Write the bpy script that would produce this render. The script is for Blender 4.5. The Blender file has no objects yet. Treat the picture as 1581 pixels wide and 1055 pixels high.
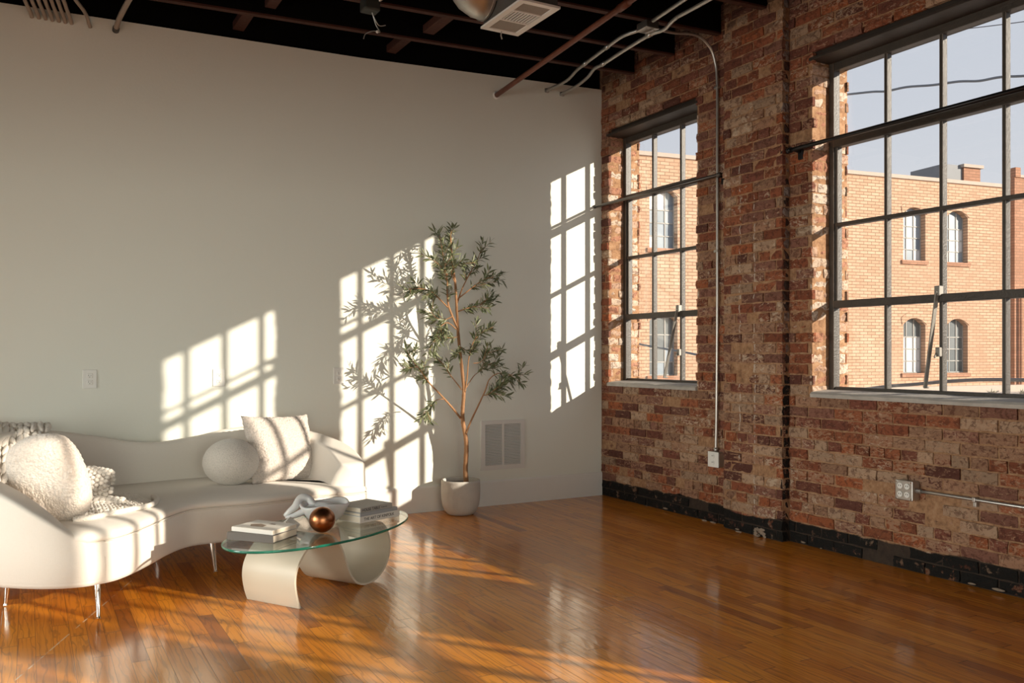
import bpy, bmesh, math, random
from mathutils import Vector, Matrix, noise
random.seed(7)
SC = bpy.context.scene
COL = SC.collection
PI = math.pi
V = Vector

# ---------------------------------------------------------------- measured camera
CAM = V((-4.3202, -6.1564, 1.22)); FPX = 1340.76; HY = 545.55; CXP = 790.5
YAW = math.radians(29.1687); _c, _s = math.cos(YAW), math.sin(YAW)
def ray(px, py):
    u = (px - CXP) / FPX; v = -(py - HY) / FPX
    return V((_s + u * _c, _c - u * _s, v))
def on(ax, val, px, py):
    D = ray(px, py); return CAM + D * ((val - CAM[ax]) / D[ax])
def WX(px, py, x): return on(0, x, px, py)
def WY(px, py, y): return on(1, y, px, py)
def WZ(px, py, z): return on(2, z, px, py)

# ---------------------------------------------------------------- helpers: materials
def sset(node, **kw):
    for k, v in kw.items():
        k = k.replace('_', ' ')
        if k in node.inputs: node.inputs[k].default_value = v
def newmat(name):
    m = bpy.data.materials.new(name); m.use_nodes = True
    nt = m.node_tree; b = nt.nodes['Principled BSDF']
    return m, nt, b
def rgba(c): return (c[0], c[1], c[2], 1.0)
def pmat(name, color, rough=0.6, metal=0.0, bump=0.0, bscale=80.0, var=0.0, vscale=6.0, **kw):
    """principled material with procedural colour variation and bump"""
    m, nt, b = newmat(name)
    b.inputs['Base Color'].default_value = rgba(color)
    b.inputs['Roughness'].default_value = rough
    b.inputs['Metallic'].default_value = metal
    for k, v in kw.items():
        b.inputs[k.replace('_', ' ')].default_value = v
    N = nt.nodes; L = nt.links
    tc = N.new('ShaderNodeTexCoord')
    if var > 0:
        n = N.new('ShaderNodeTexNoise'); n.inputs['Scale'].default_value = vscale; n.inputs['Detail'].default_value = 5
        L.new(tc.outputs['Object'], n.inputs['Vector'])
        mx = N.new('ShaderNodeMix'); mx.data_type = 'RGBA'
        mx.inputs['A'].default_value = rgba([max(0, c * (1 - var)) for c in color])
        mx.inputs['B'].default_value = rgba([min(1, c * (1 + var)) for c in color])
        L.new(n.outputs['Fac'], mx.inputs['Factor']); L.new(mx.outputs['Result'], b.inputs['Base Color'])
    if bump > 0:
        n2 = N.new('ShaderNodeTexNoise'); n2.inputs['Scale'].default_value = bscale; n2.inputs['Detail'].default_value = 4
        L.new(tc.outputs['Object'], n2.inputs['Vector'])
        bp = N.new('ShaderNodeBump'); bp.inputs['Strength'].default_value = bump; bp.inputs['Distance'].default_value = 0.01
        L.new(n2.outputs['Fac'], bp.inputs['Height']); L.new(bp.outputs['Normal'], b.inputs['Normal'])
    return m
class NB:
    """tiny node-graph helper"""
    def __init__(s, nt): s.nt = nt; s.N = nt.nodes; s.L = nt.links
    def put(s, sock, v):
        if v is None: return
        if isinstance(v, bpy.types.NodeSocket): s.L.new(v, sock)
        else: sock.default_value = v
    def math(s, op, a, b=None, c=None, clamp=False):
        n = s.N.new('ShaderNodeMath'); n.operation = op; n.use_clamp = clamp
        s.put(n.inputs[0], a); s.put(n.inputs[1], b); s.put(n.inputs[2], c); return n.outputs[0]
    def mix(s, f, a, b, mode='MIX'):
        n = s.N.new('ShaderNodeMix'); n.data_type = 'RGBA'; n.blend_type = mode
        s.put(n.inputs['Factor'], f)
        s.put(n.inputs['A'], rgba(a) if isinstance(a, (tuple, list)) else a)
        s.put(n.inputs['B'], rgba(b) if isinstance(b, (tuple, list)) else b); return n.outputs['Result']
    def noise(s, vec, scale, detail=4, rough=0.55, dist=0.0):
        n = s.N.new('ShaderNodeTexNoise'); s.put(n.inputs['Vector'], vec)
        n.inputs['Scale'].default_value = scale; n.inputs['Detail'].default_value = detail
        n.inputs['Roughness'].default_value = rough; n.inputs['Distortion'].default_value = dist
        return n.outputs['Fac']
    def voro(s, vec, scale, feature='F1', out='Distance'):
        n = s.N.new('ShaderNodeTexVoronoi'); n.feature = feature; s.put(n.inputs['Vector'], vec)
        n.inputs['Scale'].default_value = scale; return n.outputs[out]
    def coord(s, out='Object'):
        return s.N.new('ShaderNodeTexCoord').outputs[out]
    def mapping(s, vec, scale=(1, 1, 1), rot=(0, 0, 0), loc=(0, 0, 0)):
        n = s.N.new('ShaderNodeMapping'); s.put(n.inputs['Vector'], vec)
        n.inputs['Scale'].default_value = scale; n.inputs['Rotation'].default_value = rot; n.inputs['Location'].default_value = loc
        return n.outputs[0]
    def ramp(s, f, stops, interp='LINEAR'):
        n = s.N.new('ShaderNodeValToRGB'); e = n.color_ramp.elements; n.color_ramp.interpolation = interp
        while len(e) < len(stops): e.new(0.5)
        for el, (p, c) in zip(e, stops): el.position = p; el.color = rgba(c)
        s.put(n.inputs['Fac'], f); return n.outputs['Color']
    def step(s, f, lo, hi):
        n = s.N.new('ShaderNodeMapRange'); n.interpolation_type = 'SMOOTHSTEP'
        s.put(n.inputs['Value'], f); n.inputs['From Min'].default_value = lo; n.inputs['From Max'].default_value = hi
        return n.outputs[0]
    def bump(s, h, strength, dist, normal=None):
        n = s.N.new('ShaderNodeBump'); n.inputs['Strength'].default_value = strength; n.inputs['Distance'].default_value = dist
        s.put(n.inputs['Height'], h)
        if normal is not None: s.put(n.inputs['Normal'], normal)
        return n.outputs[0]
    def sep(s, vec):
        n = s.N.new('ShaderNodeSeparateXYZ'); s.put(n.inputs[0], vec); return n.outputs
    def comb(s, x, y, z=0.0):
        n = s.N.new('ShaderNodeCombineXYZ'); s.put(n.inputs[0], x); s.put(n.inputs[1], y); s.put(n.inputs[2], z); return n.outputs[0]

# ---------------------------------------------------------------- helpers: meshes
def link(name, me, parent=None, mats=(), smooth=False):
    o = bpy.data.objects.new(name, me); COL.objects.link(o)
    for m in (mats if isinstance(mats, (list, tuple)) else [mats]): me.materials.append(m)
    if smooth:
        for p in me.polygons: p.use_smooth = True
    if parent is not None:
        o.parent = parent
        o.matrix_parent_inverse = Matrix.Translation(-parent.location) if parent.parent is None else Matrix.Identity(4)
    return o
def obj(name, bm, mats=(), parent=None, smooth=False, autosmooth=None):
    me = bpy.data.meshes.new(name); bmesh.ops.recalc_face_normals(bm, faces=bm.faces[:]); bm.to_mesh(me); bm.free()
    o = link(name, me, parent, mats, smooth or autosmooth is not None)
    if autosmooth is not None:
        try: me.set_sharp_from_angle(angle=math.radians(autosmooth))
        except Exception: pass
    return o
def tag(o, label, cat, group=None):
    o['label'] = label; o['category'] = cat
    if group: o['group'] = group
    return o
def struct(o): o['kind'] = 'structure'; return o
def empty(name, loc, label=None, cat=None, group=None):
    o = bpy.data.objects.new(name, None); COL.objects.link(o); o.location = loc; o.empty_display_size = 0.05
    if label: tag(o, label, cat, group)
    return o
def box(bm, lo, hi, bevel=0.0, mi=0, mtx=None):
    r = bmesh.ops.create_cube(bm, size=1.0); vs = r['verts']
    lo = V(lo); hi = V(hi); c = (lo + hi) / 2; d = hi - lo
    for v in vs: v.co = V((v.co.x * d.x, v.co.y * d.y, v.co.z * d.z)) + c
    fs = set(f for v in vs for f in v.link_faces)
    if bevel > 0:
        es = list(set(e for v in vs for e in v.link_edges))
        rb = bmesh.ops.bevel(bm, geom=es, offset=bevel, segments=2, affect='EDGES', profile=0.5)
        fs = set(f for f in rb['faces']) | set(f for f in fs if f.is_valid)
        vs = list(set(v for f in fs for v in f.verts))
    for f in fs: f.material_index = mi
    if mtx is not None:
        for v in vs: v.co = mtx @ v.co
    return vs
def ring_loft(bm, rings, closed=True, cap0=True, cap1=True, mi=0):
    R = [[bm.verts.new(p) for p in r] for r in rings]; n = len(R[0])
    for a, b in zip(R, R[1:]):
        for i in range(n if closed else n - 1):
            j = (i + 1) % n
            f = bm.faces.new((a[i], a[j], b[j], b[i])); f.material_index = mi
    if closed and cap0: f = bm.faces.new(R[0][::-1]); f.material_index = mi
    if closed and cap1: f = bm.faces.new(R[-1]); f.material_index = mi
    return R
def frames(pts):
    T = []
    for i in range(len(pts)):
        a = pts[max(i - 1, 0)]; b = pts[min(i + 1, len(pts) - 1)]
        t = (b - a); T.append(t.normalized() if t.length > 1e-9 else V((0, 0, 1)))
    up = V((0, 0, 1)) if abs(T[0].z) < 0.9 else V((1, 0, 0))
    n = T[0].cross(up).normalized(); out = []
    for t in T:
        n = (n - t * n.dot(t)); n = n.normalized() if n.length > 1e-6 else t.orthogonal().normalized()
        out.append((t, n, t.cross(n)))
    return out
def tube(bm, pts, r, n=10, mi=0, cap=True, wob=0.0):
    pts = [V(p) for p in pts]
    rr = r if isinstance(r, (list, tuple)) else [r] * len(pts)
    rings = []
    for (t, a, b), p, q in zip(frames(pts), pts, rr):
        rings.append([p + (a * math.cos(2 * PI * k / n) + b * math.sin(2 * PI * k / n)) * q * (1 + (wob * random.uniform(-1, 1) if wob else 0)) for k in range(n)])
    return ring_loft(bm, rings, True, cap, cap, mi)
def lathe(bm, prof, center, n=40, mi=0, axis=None):
    c = V(center); rings = []
    for r, z in prof:
        rings.append([c + V((r * math.cos(2 * PI * k / n), r * math.sin(2 * PI * k / n), z)) for k in range(n)])
    return ring_loft(bm, rings, True, True, True, mi)
def catmull(P, n=8, closed=False):
    P = [V(p) for p in P]; out = []; m = len(P)
    rng = range(m if closed else m - 1)
    for i in rng:
        if closed: p0, p1, p2, p3 = P[(i - 1) % m], P[i], P[(i + 1) % m], P[(i + 2) % m]
        else: p0, p1, p2, p3 = P[max(i - 1, 0)], P[i], P[i + 1], P[min(i + 2, m - 1)]
        for k in range(n):
            t = k / n
            out.append(0.5 * ((2 * p1) + (p2 - p0) * t + (2 * p0 - 5 * p1 + 4 * p2 - p3) * t * t + (3 * p1 - p0 - 3 * p2 + p3) * t ** 3))
    if not closed: out.append(P[-1].copy())
    return out
def ico(bm, c, r, sub=2, scale=(1, 1, 1), mtx=None, mi=0):
    res = bmesh.ops.create_icosphere(bm, subdivisions=sub, radius=1.0)
    for v in res['verts']:
        p = V((v.co.x * r * scale[0], v.co.y * r * scale[1], v.co.z * r * scale[2]))
        if mtx is not None: p = mtx @ p
        v.co = p + V(c)
    return res['verts']

# ---------------------------------------------------------------- materials
def mat_brick():
    m, nt, b = newmat('old_brick'); g = NB(nt)
    co = g.coord('Object')
    at = nt.nodes.new('ShaderNodeAttribute'); at.attribute_name = 'bcol'
    base = at.outputs['Color']
    n1 = g.noise(co, 30, 7, 0.72, 0.6); n2 = g.noise(co, 9, 5, 0.6); n3 = g.noise(co, 150, 3, 0.6)
    c = g.mix(g.math('MULTIPLY', g.step(n1, 0.50, 0.57), 0.62), base, (0.085, 0.026, 0.016))
    # smeared remains of old paint and mortar
    n4 = g.noise(g.mapping(co, (1, 1, 2.2)), 20, 6, 0.7, 1.4)
    big = g.noise(co, 1.1, 3, 0.5)
    z = g.sep(co)[2]
    low = g.step(z, 1.6, 0.5)
    al = at.outputs['Alpha']
    thr = g.math('ADD', g.math('SUBTRACT', n4, 0.02), g.math('ADD', g.math('MULTIPLY', g.math('SUBTRACT', big, 0.5), 0.3), g.math('ADD', g.math('MULTIPLY', low, 0.03), g.math('MULTIPLY', g.math('SUBTRACT', al, 0.6), 0.14))))
    c = g.mix(g.math('MULTIPLY', g.step(thr, 0.53, 0.59), 0.7), c, (0.44, 0.265, 0.165))
    n5 = g.noise(g.mapping(co, (1, 1, 1.6), loc=(3, 7, 1)), 21, 7, 0.75, 0.8)
    thr2 = g.math('ADD', n5, g.math('ADD', g.math('MULTIPLY', g.math('SUBTRACT', g.noise(co, 1.7, 3), 0.5), 0.45), g.math('MULTIPLY', g.math('SUBTRACT', al, 0.6), 0.12)))
    c = g.mix(g.math('MULTIPLY', g.step(thr2, 0.60, 0.645), 0.75), c, (0.58, 0.45, 0.33))
    # two thin runs of white paint down the pier
    xx, yy, zz = g.sep(co)
    dr = None
    for y0, za, zb in ((-1.735, 0.45, 2.6), (-1.872, 0.12, 2.3)):
        wv = g.math('MULTIPLY', g.math('SUBTRACT', g.noise(g.comb(0.0, y0, zz), 5, 2), 0.5), 0.02)
        d_ = g.math('ABSOLUTE', g.math('SUBTRACT', g.math('ADD', yy, wv), y0))
        k_ = g.math('MULTIPLY', g.step(d_, 0.006, 0.0025), g.math('MULTIPLY', g.step(zz, za, za + 0.02), g.step(zz, zb, zb - 0.05)))
        dr = k_ if dr is None else g.math('MAXIMUM', dr, k_)
    dr = g.math('MULTIPLY', dr, g.math('MULTIPLY', g.step(xx, -0.04, -0.055), g.step(g.noise(co, 24, 4, 0.6), 0.46, 0.54)))
    c = g.mix(g.math('MULTIPLY', dr, 0.8), c, (0.62, 0.55, 0.47))
    # tar-black band along the floor, ragged edge
    lim = g.math('ADD', 0.085, g.math('MULTIPLY', g.noise(co, 3.2, 5, 0.6), 0.10))
    blk = g.step(g.math('SUBTRACT', lim, z), -0.004, 0.006)
    blk = g.math('MULTIPLY', blk, g.math('SUBTRACT', 1.0, g.math('MULTIPLY', g.step(g.noise(co, 14, 6, 0.7), 0.57, 0.64), 0.45)))
    c = g.mix(blk, c, (0.008, 0.007, 0.006))
    # shade under the roof, put into the brick colour at the wall top
    top_shade = g.step(g.math('ADD', z, g.math('MULTIPLY', n2, 0.5)), 3.55, 3.95)
    c = g.mix(g.math('MULTIPLY', top_shade, 0.7), c, (0.012, 0.006, 0.005))
    nt.links.new(c, b.inputs['Base Color'])
    b.inputs['Roughness'].default_value = 0.82
    b.inputs['Specular IOR Level'].default_value = 0.3
    h = g.math('ADD', g.math('MULTIPLY', n1, 0.7), g.math('ADD', g.math('MULTIPLY', n3, 0.25), g.math('MULTIPLY', n4, 0.8)))
    nt.links.new(g.bump(h, 0.9, 0.012), b.inputs['Normal'])
    return m
def mat_mortar():
    m, nt, b = newmat('old_mortar'); g = NB(nt); co = g.coord('Object')
    n = g.noise(co, 25, 6, 0.7); z = g.sep(co)[2]
    c = g.ramp(n, [(0.3, (0.17, 0.085, 0.044)), (0.5, (0.36, 0.195, 0.10)), (0.75, (0.50, 0.315, 0.185))])
    lim = g.math('ADD', 0.085, g.math('MULTIPLY', g.noise(co, 3.2, 5, 0.6), 0.10))
    blk = g.step(g.math('SUBTRACT', lim, z), -0.004, 0.006)
    c = g.mix(g.math('MULTIPLY', blk, 0.92), c, (0.01, 0.008, 0.007))
    top_shade = g.step(z, 3.3, 3.75); c = g.mix(g.math('MULTIPLY', top_shade, 0.5), c, (0.02, 0.012, 0.01))  # same shade under the roof, darkened into the mortar colour
    nt.links.new(c, b.inputs['Base Color']); b.inputs['Roughness'].default_value = 0.9
    nt.links.new(g.bump(n, 1.0, 0.01), b.inputs['Normal'])
    return m
def mat_floor():
    m, nt, b = newmat('varnished_plank_floor'); g = NB(nt); co = g.coord('Object')
    x, y, z = g.sep(co)
    W = 0.066; LN = 0.80
    rx = g.math('DIVIDE', x, W); row = g.math('FLOOR', rx); fx = g.math('FRACT', rx)
    wn = nt.nodes.new('ShaderNodeTexWhiteNoise'); wn.noise_dimensions = '1D'; nt.links.new(row, wn.inputs['W'])
    ry = g.math('ADD', g.math('DIVIDE', y, LN), g.math('MULTIPLY', wn.outputs['Value'], 7.3))
    idx = g.math('FLOOR', ry); fy = g.math('FRACT', ry)
    w2 = nt.nodes.new('ShaderNodeTexWhiteNoise'); w2.noise_dimensions = '2D'
    nt.links.new(g.comb(row, idx), w2.inputs['Vector'])
    rnd = w2.outputs['Value']
    off = g.comb(g.math('MULTIPLY', rnd, 31.0), g.math('MULTIPLY', rnd, 17.0), 0.0)
    va = nt.nodes.new('ShaderNodeVectorMath'); va.operation = 'ADD'; nt.links.new(co, va.inputs[0]); nt.links.new(off, va.inputs[1])
    gr = g.noise(g.mapping(va.outputs[0], (1, 0.03, 1)), 75, 5, 0.62, 0.5)
    wv = nt.nodes.new('ShaderNodeTexWave'); wv.wave_type = 'BANDS'; wv.bands_direction = 'X'
    nt.links.new(g.mapping(va.outputs[0], (1, 0.16, 1)), wv.inputs['Vector'])
    sset(wv, Scale=9.0, Distortion=14.0, Detail=3.0, Detail_Scale=1.3)
    base = g.ramp(rnd, [(0.0, (0.32, 0.085, 0.006)), (0.06, (0.58, 0.180, 0.008)), (0.45, (0.72, 0.245, 0.011)), (0.8, (0.78, 0.29, 0.018)), (1.0, (0.60, 0.185, 0.009))])
    c = g.mix(g.math('MULTIPLY', g.step(gr, 0.47, 0.72), 0.6), base, (0.24, 0.062, 0.004))
    c = g.mix(g.math('MULTIPLY', g.step(wv.outputs['Fac'], 0.86, 1.0), 0.35), c, (0.06, 0.018, 0.006))
    big = g.noise(co, 0.9, 3, 0.5)
    c = g.mix(g.math('MULTIPLY', g.step(big, 0.5, 0.72), 0.3), c, (0.60, 0.26, 0.05))
    ex = g.math('MINIMUM', fx, g.math('SUBTRACT', 1.0, fx)); ey = g.math('MINIMUM', fy, g.math('SUBTRACT', 1.0, fy))
    gap = g.math('MAXIMUM', g.step(ex, 0.022, 0.006), g.step(ey, 0.0035, 0.001))
    c = g.mix(g.math('MULTIPLY', gap, 0.75), c, (0.025, 0.008, 0.003))
    # a long pale scratch in the varnish and short scuffs
    A = WZ(22, 1052, 0); B2 = WZ(204, 896, 0); d = (B2 - A); Ln = d.length; d.normalize()
    dist = g.math('ABSOLUTE', g.math('SUBTRACT', g.math('MULTIPLY', g.math('SUBTRACT', x, A.x), d.y), g.math('MULTIPLY', g.math('SUBTRACT', y, A.y), d.x)))
    along = g.math('ADD', g.math('MULTIPLY', g.math('SUBTRACT', x, A.x), d.x), g.math('MULTIPLY', g.math('SUBTRACT', y, A.y), d.y))
    sc = g.math('MULTIPLY', g.step(dist, 0.0045, 0.002), g.math('MULTIPLY', g.step(along, 0.0, 0.02), g.step(along, Ln, Ln - 0.02)))
    sc = g.math('MULTIPLY', sc, g.step(g.noise(co, 11, 4, 0.6), 0.45, 0.55))
    sf = g.noise(g.mapping(co, (1.2, 0.16, 1), rot=(0, 0, 0.7)), 26, 2, 0.5)
    sc = g.math('MAXIMUM', g.math('MULTIPLY', sc, 0.8), g.math('MULTIPLY', g.step(sf, 0.80, 0.83), 0.5))
    c = g.mix(sc, c, (0.72, 0.62, 0.48))
    nt.links.new(c, b.inputs['Base Color'])
    rn = g.noise(co, 2.3, 4, 0.6)
    nt.links.new(g.math('ADD', 0.30, g.math('MULTIPLY', rn, 0.2)), b.inputs['Roughness'])
    b.inputs['Specular IOR Level'].default_value = 0.12
    b.inputs['Coat Weight'].default_value = 0.9; b.inputs['Coat IOR'].default_value = 1.55
    nt.links.new(g.math('ADD', 0.085, g.math('MULTIPLY', g.step(rn, 0.3, 0.75), 0.12)), b.inputs['Coat Roughness'])
    wob = g.noise(g.mapping(co, (1.0, 0.45, 1)), 16, 3, 0.55)
    cup = g.math('MULTIPLY', g.math('MULTIPLY', fx, g.math('SUBTRACT', 1.0, fx)), 0.6)
    h = g.math('ADD', g.math('MULTIPLY', wob, 0.9), g.math('ADD', cup, g.math('ADD', g.math('MULTIPLY', gap, -0.5), g.math('MULTIPLY', gr, 0.12))))
    nn = g.bump(h, 0.16, 0.006)
    nt.links.new(nn, b.inputs['Normal']); nt.links.new(nn, b.inputs['Coat Normal'])
    return m
def mat_glass(name, tint=(1, 1, 1), haze=0.0):
    m, nt, b = newmat(name); N = nt.nodes; L = nt.links
    tr = N.new('ShaderNodeBsdfTransparent'); tr.inputs[0].default_value = rgba(tint)
    gl = N.new('ShaderNodeBsdfGlossy'); gl.inputs['Roughness'].default_value = 0.02
    fr = N.new('ShaderNodeFresnel'); g = NB(nt)
    L.new(g.math('SUBTRACT', 1.5, g.math('MULTIPLY', N.new('ShaderNodeNewGeometry').outputs['Backfacing'], 1.5 - 1 / 1.5)), fr.inputs['IOR'])
    mx = N.new('ShaderNodeMixShader'); L.new(fr.outputs[0], mx.inputs[0]); L.new(tr.outputs[0], mx.inputs[1]); L.new(gl.outputs[0], mx.inputs[2])
    L.new(mx.outputs[0], N['Material Output'].inputs['Surface']); N.remove(b)
    return m
def mat_fuzz(name, color, scale, strength, dist=0.006):
    m, nt, b = newmat(name); g = NB(nt); co = g.coord('Object')
    v = g.voro(co, scale, 'SMOOTH_F1'); n = g.noise(co, scale * 1.7, 4, 0.6)
    c = g.mix(g.step(v, 0.25, 0.75), [min(1, q * 1.04) for q in color], [q * 0.86 for q in color])
    nt.links.new(c, b.inputs['Base Color']); b.inputs['Roughness'].default_value = 0.95
    b.inputs['Specular IOR Level'].default_value = 0.1
    b.inputs['Sheen Weight'].default_value = 0.35; b.inputs['Sheen Roughness'].default_value = 0.5
    nt.links.new(g.bump(g.math('SUBTRACT', g.math('MULTIPLY', n, 0.7), v), strength, dist), b.inputs['Normal'])
    return m
def mat_linen():
    m, nt, b = newmat('ivory_sofa_fabric'); g = NB(nt); co = g.coord('Object')
    a = g.noise(g.mapping(co, (1, 1, 14)), 60, 3, 0.6); c2 = g.noise(g.mapping(co, (9, 9, 1)), 60, 3, 0.6)
    w = g.math('MULTIPLY', g.math('ADD', a, c2), 0.5)
    c = g.mix(w, (0.76, 0.70, 0.625), (0.88, 0.82, 0.745))
    nt.links.new(c, b.inputs['Base Color']); b.inputs['Roughness'].default_value = 0.9
    b.inputs['Specular IOR Level'].default_value = 0.15
    b.inputs['Sheen Weight'].default_value = 0.2
    nt.links.new(g.bump(w, 0.25, 0.003), b.inputs['Normal'])
    return m
M = {}
M['brick'] = mat_brick(); M['mortar'] = mat_mortar(); M['floor'] = mat_floor()
M['white_wall'] = pmat('warm_white_wall_paint', (0.80, 0.80, 0.725), 0.75, bump=0.06, bscale=60, var=0.015, vscale=2)
M['white_trim'] = pmat('white_trim_paint', (0.80, 0.78, 0.74), 0.5, var=0.015)
M['black_roof'] = pmat('black_painted_roof_boards', (0.0025, 0.0022, 0.0022), 0.9, var=0.3, Specular_IOR_Level=0.1)
M['red_wood'] = pmat('red_brown_joist_wood', (0.055, 0.015, 0.007), 0.75, bump=0.3, bscale=40, var=0.45, vscale=5)
M['plain_wall'] = pmat('plain_plaster', (0.62, 0.56, 0.48), 0.9, var=0.03)
M['concrete'] = pmat('rough_sill_concrete', (0.44, 0.41, 0.37), 0.85, bump=0.5, bscale=50, var=0.28, vscale=14)
M['lintel'] = pmat('dark_timber_lintel', (0.030, 0.020, 0.014), 0.55, bump=0.2, bscale=30, var=0.5, vscale=7)
M['steel'] = pmat('weathered_window_steel', (0.050, 0.041, 0.033), 0.45, bump=0.25, bscale=90, var=0.35, vscale=18)
M['bar_face'] = pmat('pale_painted_bar_face', (0.36, 0.325, 0.285), 0.5, bump=0.2, bscale=90, var=0.25, vscale=20)
M['jamb_brown'] = pmat('brown_painted_jamb', (0.13, 0.075, 0.04), 0.55, bump=0.2, bscale=60, var=0.3, vscale=12)
M['pale_steel'] = pmat('bare_steel_stay', (0.26, 0.245, 0.22), 0.5, metal=0.4, var=0.25, vscale=30)
M['glass'] = mat_glass('clear_window_glass', (0.985, 0.99, 0.99))
M['rod'] = pmat('black_iron_rod', (0.016, 0.015, 0.016), 0.38, metal=0.6, var=0.2)
M['rod_grey'] = pmat('grey_iron_rod', (0.12, 0.11, 0.10), 0.4, metal=0.7, var=0.2)
M['galv'] = pmat('galvanised_conduit', (0.50, 0.48, 0.45), 0.36, metal=0.85, var=0.15, vscale=12)
M['painted_conduit'] = pmat('painted_conduit', (0.36, 0.30, 0.25), 0.5, metal=0.2, var=0.15)
M['rust_pipe'] = pmat('rust_brown_pipe', (0.16, 0.05, 0.027), 0.5, bump=0.15, var=0.3, vscale=9)
M['dark'] = pmat('dark_slot', (0.012, 0.011, 0.010), 0.7)
M['plastic'] = pmat('white_outlet_plastic', (0.78, 0.76, 0.72), 0.4)
M['sheet_grey'] = pmat('grey_duct_sheet', (0.085, 0.080, 0.074), 0.5, metal=0.3, var=0.15)
M['linen'] = mat_linen()
M['boucle'] = mat_fuzz('cream_boucle', (0.83, 0.73, 0.645), 105, 1.0)
M['boucle_pink'] = mat_fuzz('blush_boucle', (0.81, 0.71, 0.635), 120, 1.0, 0.008)
M['ball_knit'] = mat_fuzz('ivory_ball_boucle', (0.80, 0.74, 0.67), 190, 0.7, 0.003)
M['wool'] = pmat('chunky_wool', (0.87, 0.80, 0.72), 0.95, bump=0.8, bscale=130, var=0.06, vscale=30, Sheen_Weight=0.3, Specular_IOR_Level=0.1)
M['chrome'] = pmat('polished_chrome', (0.74, 0.71, 0.67), 0.12, metal=1.0)
M['ribbon'] = pmat('cream_lacquered_steel', (0.66, 0.585, 0.465), 0.42, var=0.02)
M['table_glass'] = mat_glass('table_glass', (0.93, 0.97, 0.95))
M['glass_edge'] = pmat('green_glass_edge', (0.008, 0.17, 0.11), 0.08, Transmission_Weight=0.35, IOR=1.5)
M['copper'] = pmat('brushed_copper', (0.36, 0.145, 0.062), 0.30, metal=1.0, var=0.25, vscale=7)
M['pot'] = pmat('grey_cement_pot', (0.56, 0.525, 0.475), 0.85, bump=0.5, bscale=26, var=0.14, vscale=13)
M['soil'] = pmat('dark_soil', (0.045, 0.028, 0.018), 0.95, bump=1.0, bscale=90, var=0.5, vscale=50)
M['bark'] = pmat('tan_olive_bark', (0.36, 0.185, 0.085), 0.75, bump=0.5, bscale=45, var=0.42, vscale=10)
def mat_leaf():
    m, nt, b = newmat('olive_leaf'); g = NB(nt)
    r = nt.nodes.new('ShaderNodeNewGeometry')
    n = g.noise(g.coord('Object'), 14, 3)
    c = g.ramp(n, [(0.25, (0.075, 0.092, 0.040)), (0.5, (0.14, 0.16, 0.075)), (0.75, (0.25, 0.26, 0.145))])
    c = g.mix(g.math('MULTIPLY', r.outputs['Backfacing'], 0.55), c, (0.32, 0.34, 0.25))
    nt.links.new(c, b.inputs['Base Color']); b.inputs['Roughness'].default_value = 0.45
    return m
M['leaf'] = mat_leaf()
M['grille'] = pmat('white_enamel_grille', (0.74, 0.71, 0.67), 0.45)
M['book_white'] = pmat('white_book_cover', (0.74, 0.70, 0.64), 0.5)
M['book_grey'] = pmat('grey_book_cover', (0.40, 0.375, 0.34), 0.55)
M['book_dark'] = pmat('dark_grey_book_cover', (0.095, 0.082, 0.072), 0.55)
M['book_blue'] = pmat('blue_grey_book_cover', (0.36, 0.37, 0.38), 0.5)
M['page'] = pmat('cream_page_edges', (0.70, 0.62, 0.50), 0.8, bump=0.4, bscale=200)
M['ink'] = pmat('black_print', (0.012, 0.012, 0.012), 0.6)
M['stone'] = pmat('milky_marble', (0.62, 0.61, 0.60), 0.28, var=0.22, vscale=9, Subsurface_Weight=0.1)

# ================================================================ THE SETTING
XL, YR = -7.6, -10.6            # far left wall, wall behind the camera
WT = 0.33                       # thickness of the brick wall
FRX = 0.19                      # plane of the window frames
ZH, ZS = 3.065, 0.975           # window head and sill
WIN = [(0.107, 1.215, 3), (2.30, 3.83, 4), (4.06, 5.59, 4), (6.71, 8.20, 4), (8.52, 10.05, 4)]   # s0, s1, columns (s = -Y)
ZR = [3.045, 2.552, 2.036, 1.531, 0.995]       # head, transom, bar, transom, sill of the sashes

bm = bmesh.new(); box(bm, (XL - 0.1, YR - 0.1, -0.12), (0.02, 0.02, 0.0)); struct(obj('floor', bm, M['floor']))

# white end wall, its top edge following the gently rising roof
bm = bmesh.new()
top = [(0.0, 3.49), (-2.151, 3.408), (-4.345, 3.366), (XL, 3.30)]
poly = [(0.0, 0.0)] + top + [(XL, 0.0)]
ring_loft(bm, [[V((x, 0.0, z)) for x, z in poly], [V((x, 0.12, z)) for x, z in poly]])
wall_back = struct(obj('wall_back', bm, M['white_wall']))
bm = bmesh.new(); box(bm, (XL, 0.03, 3.2), (0.0, 0.12, 3.9)); struct(obj('trim_1', bm, M['black_roof']))
bm = bmesh.new()
prof = [(0.0, 0.0), (0.0, 0.2), (-0.010, 0.2), (-0.016, 0.186), (-0.016, 0.0)]
ring_loft(bm, [[V((XL, y, z)) for y, z in prof], [V((-0.004, y, z)) for y, z in prof]])
struct(obj('baseboard_back', bm, M['white_trim']))
LO = [(-6.6, -5.1), (-4.7, -3.2), (-2.8, -1.3)]      # low unseen openings added in the far left wall for fill light
bm = bmesh.new(); box(bm, (XL - 0.12, YR, 0), (XL, 0.12, 0.35)); box(bm, (XL - 0.12, YR, 2.05), (XL, 0.12, 3.9))
ys = [YR] + [q for r in LO for q in r] + [0.12]
for a, b_ in zip(ys[0::2], ys[1::2]): box(bm, (XL - 0.12, a, 0.35), (XL, b_, 2.05))
struct(obj('wall_left', bm, M['plain_wall']))
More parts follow.
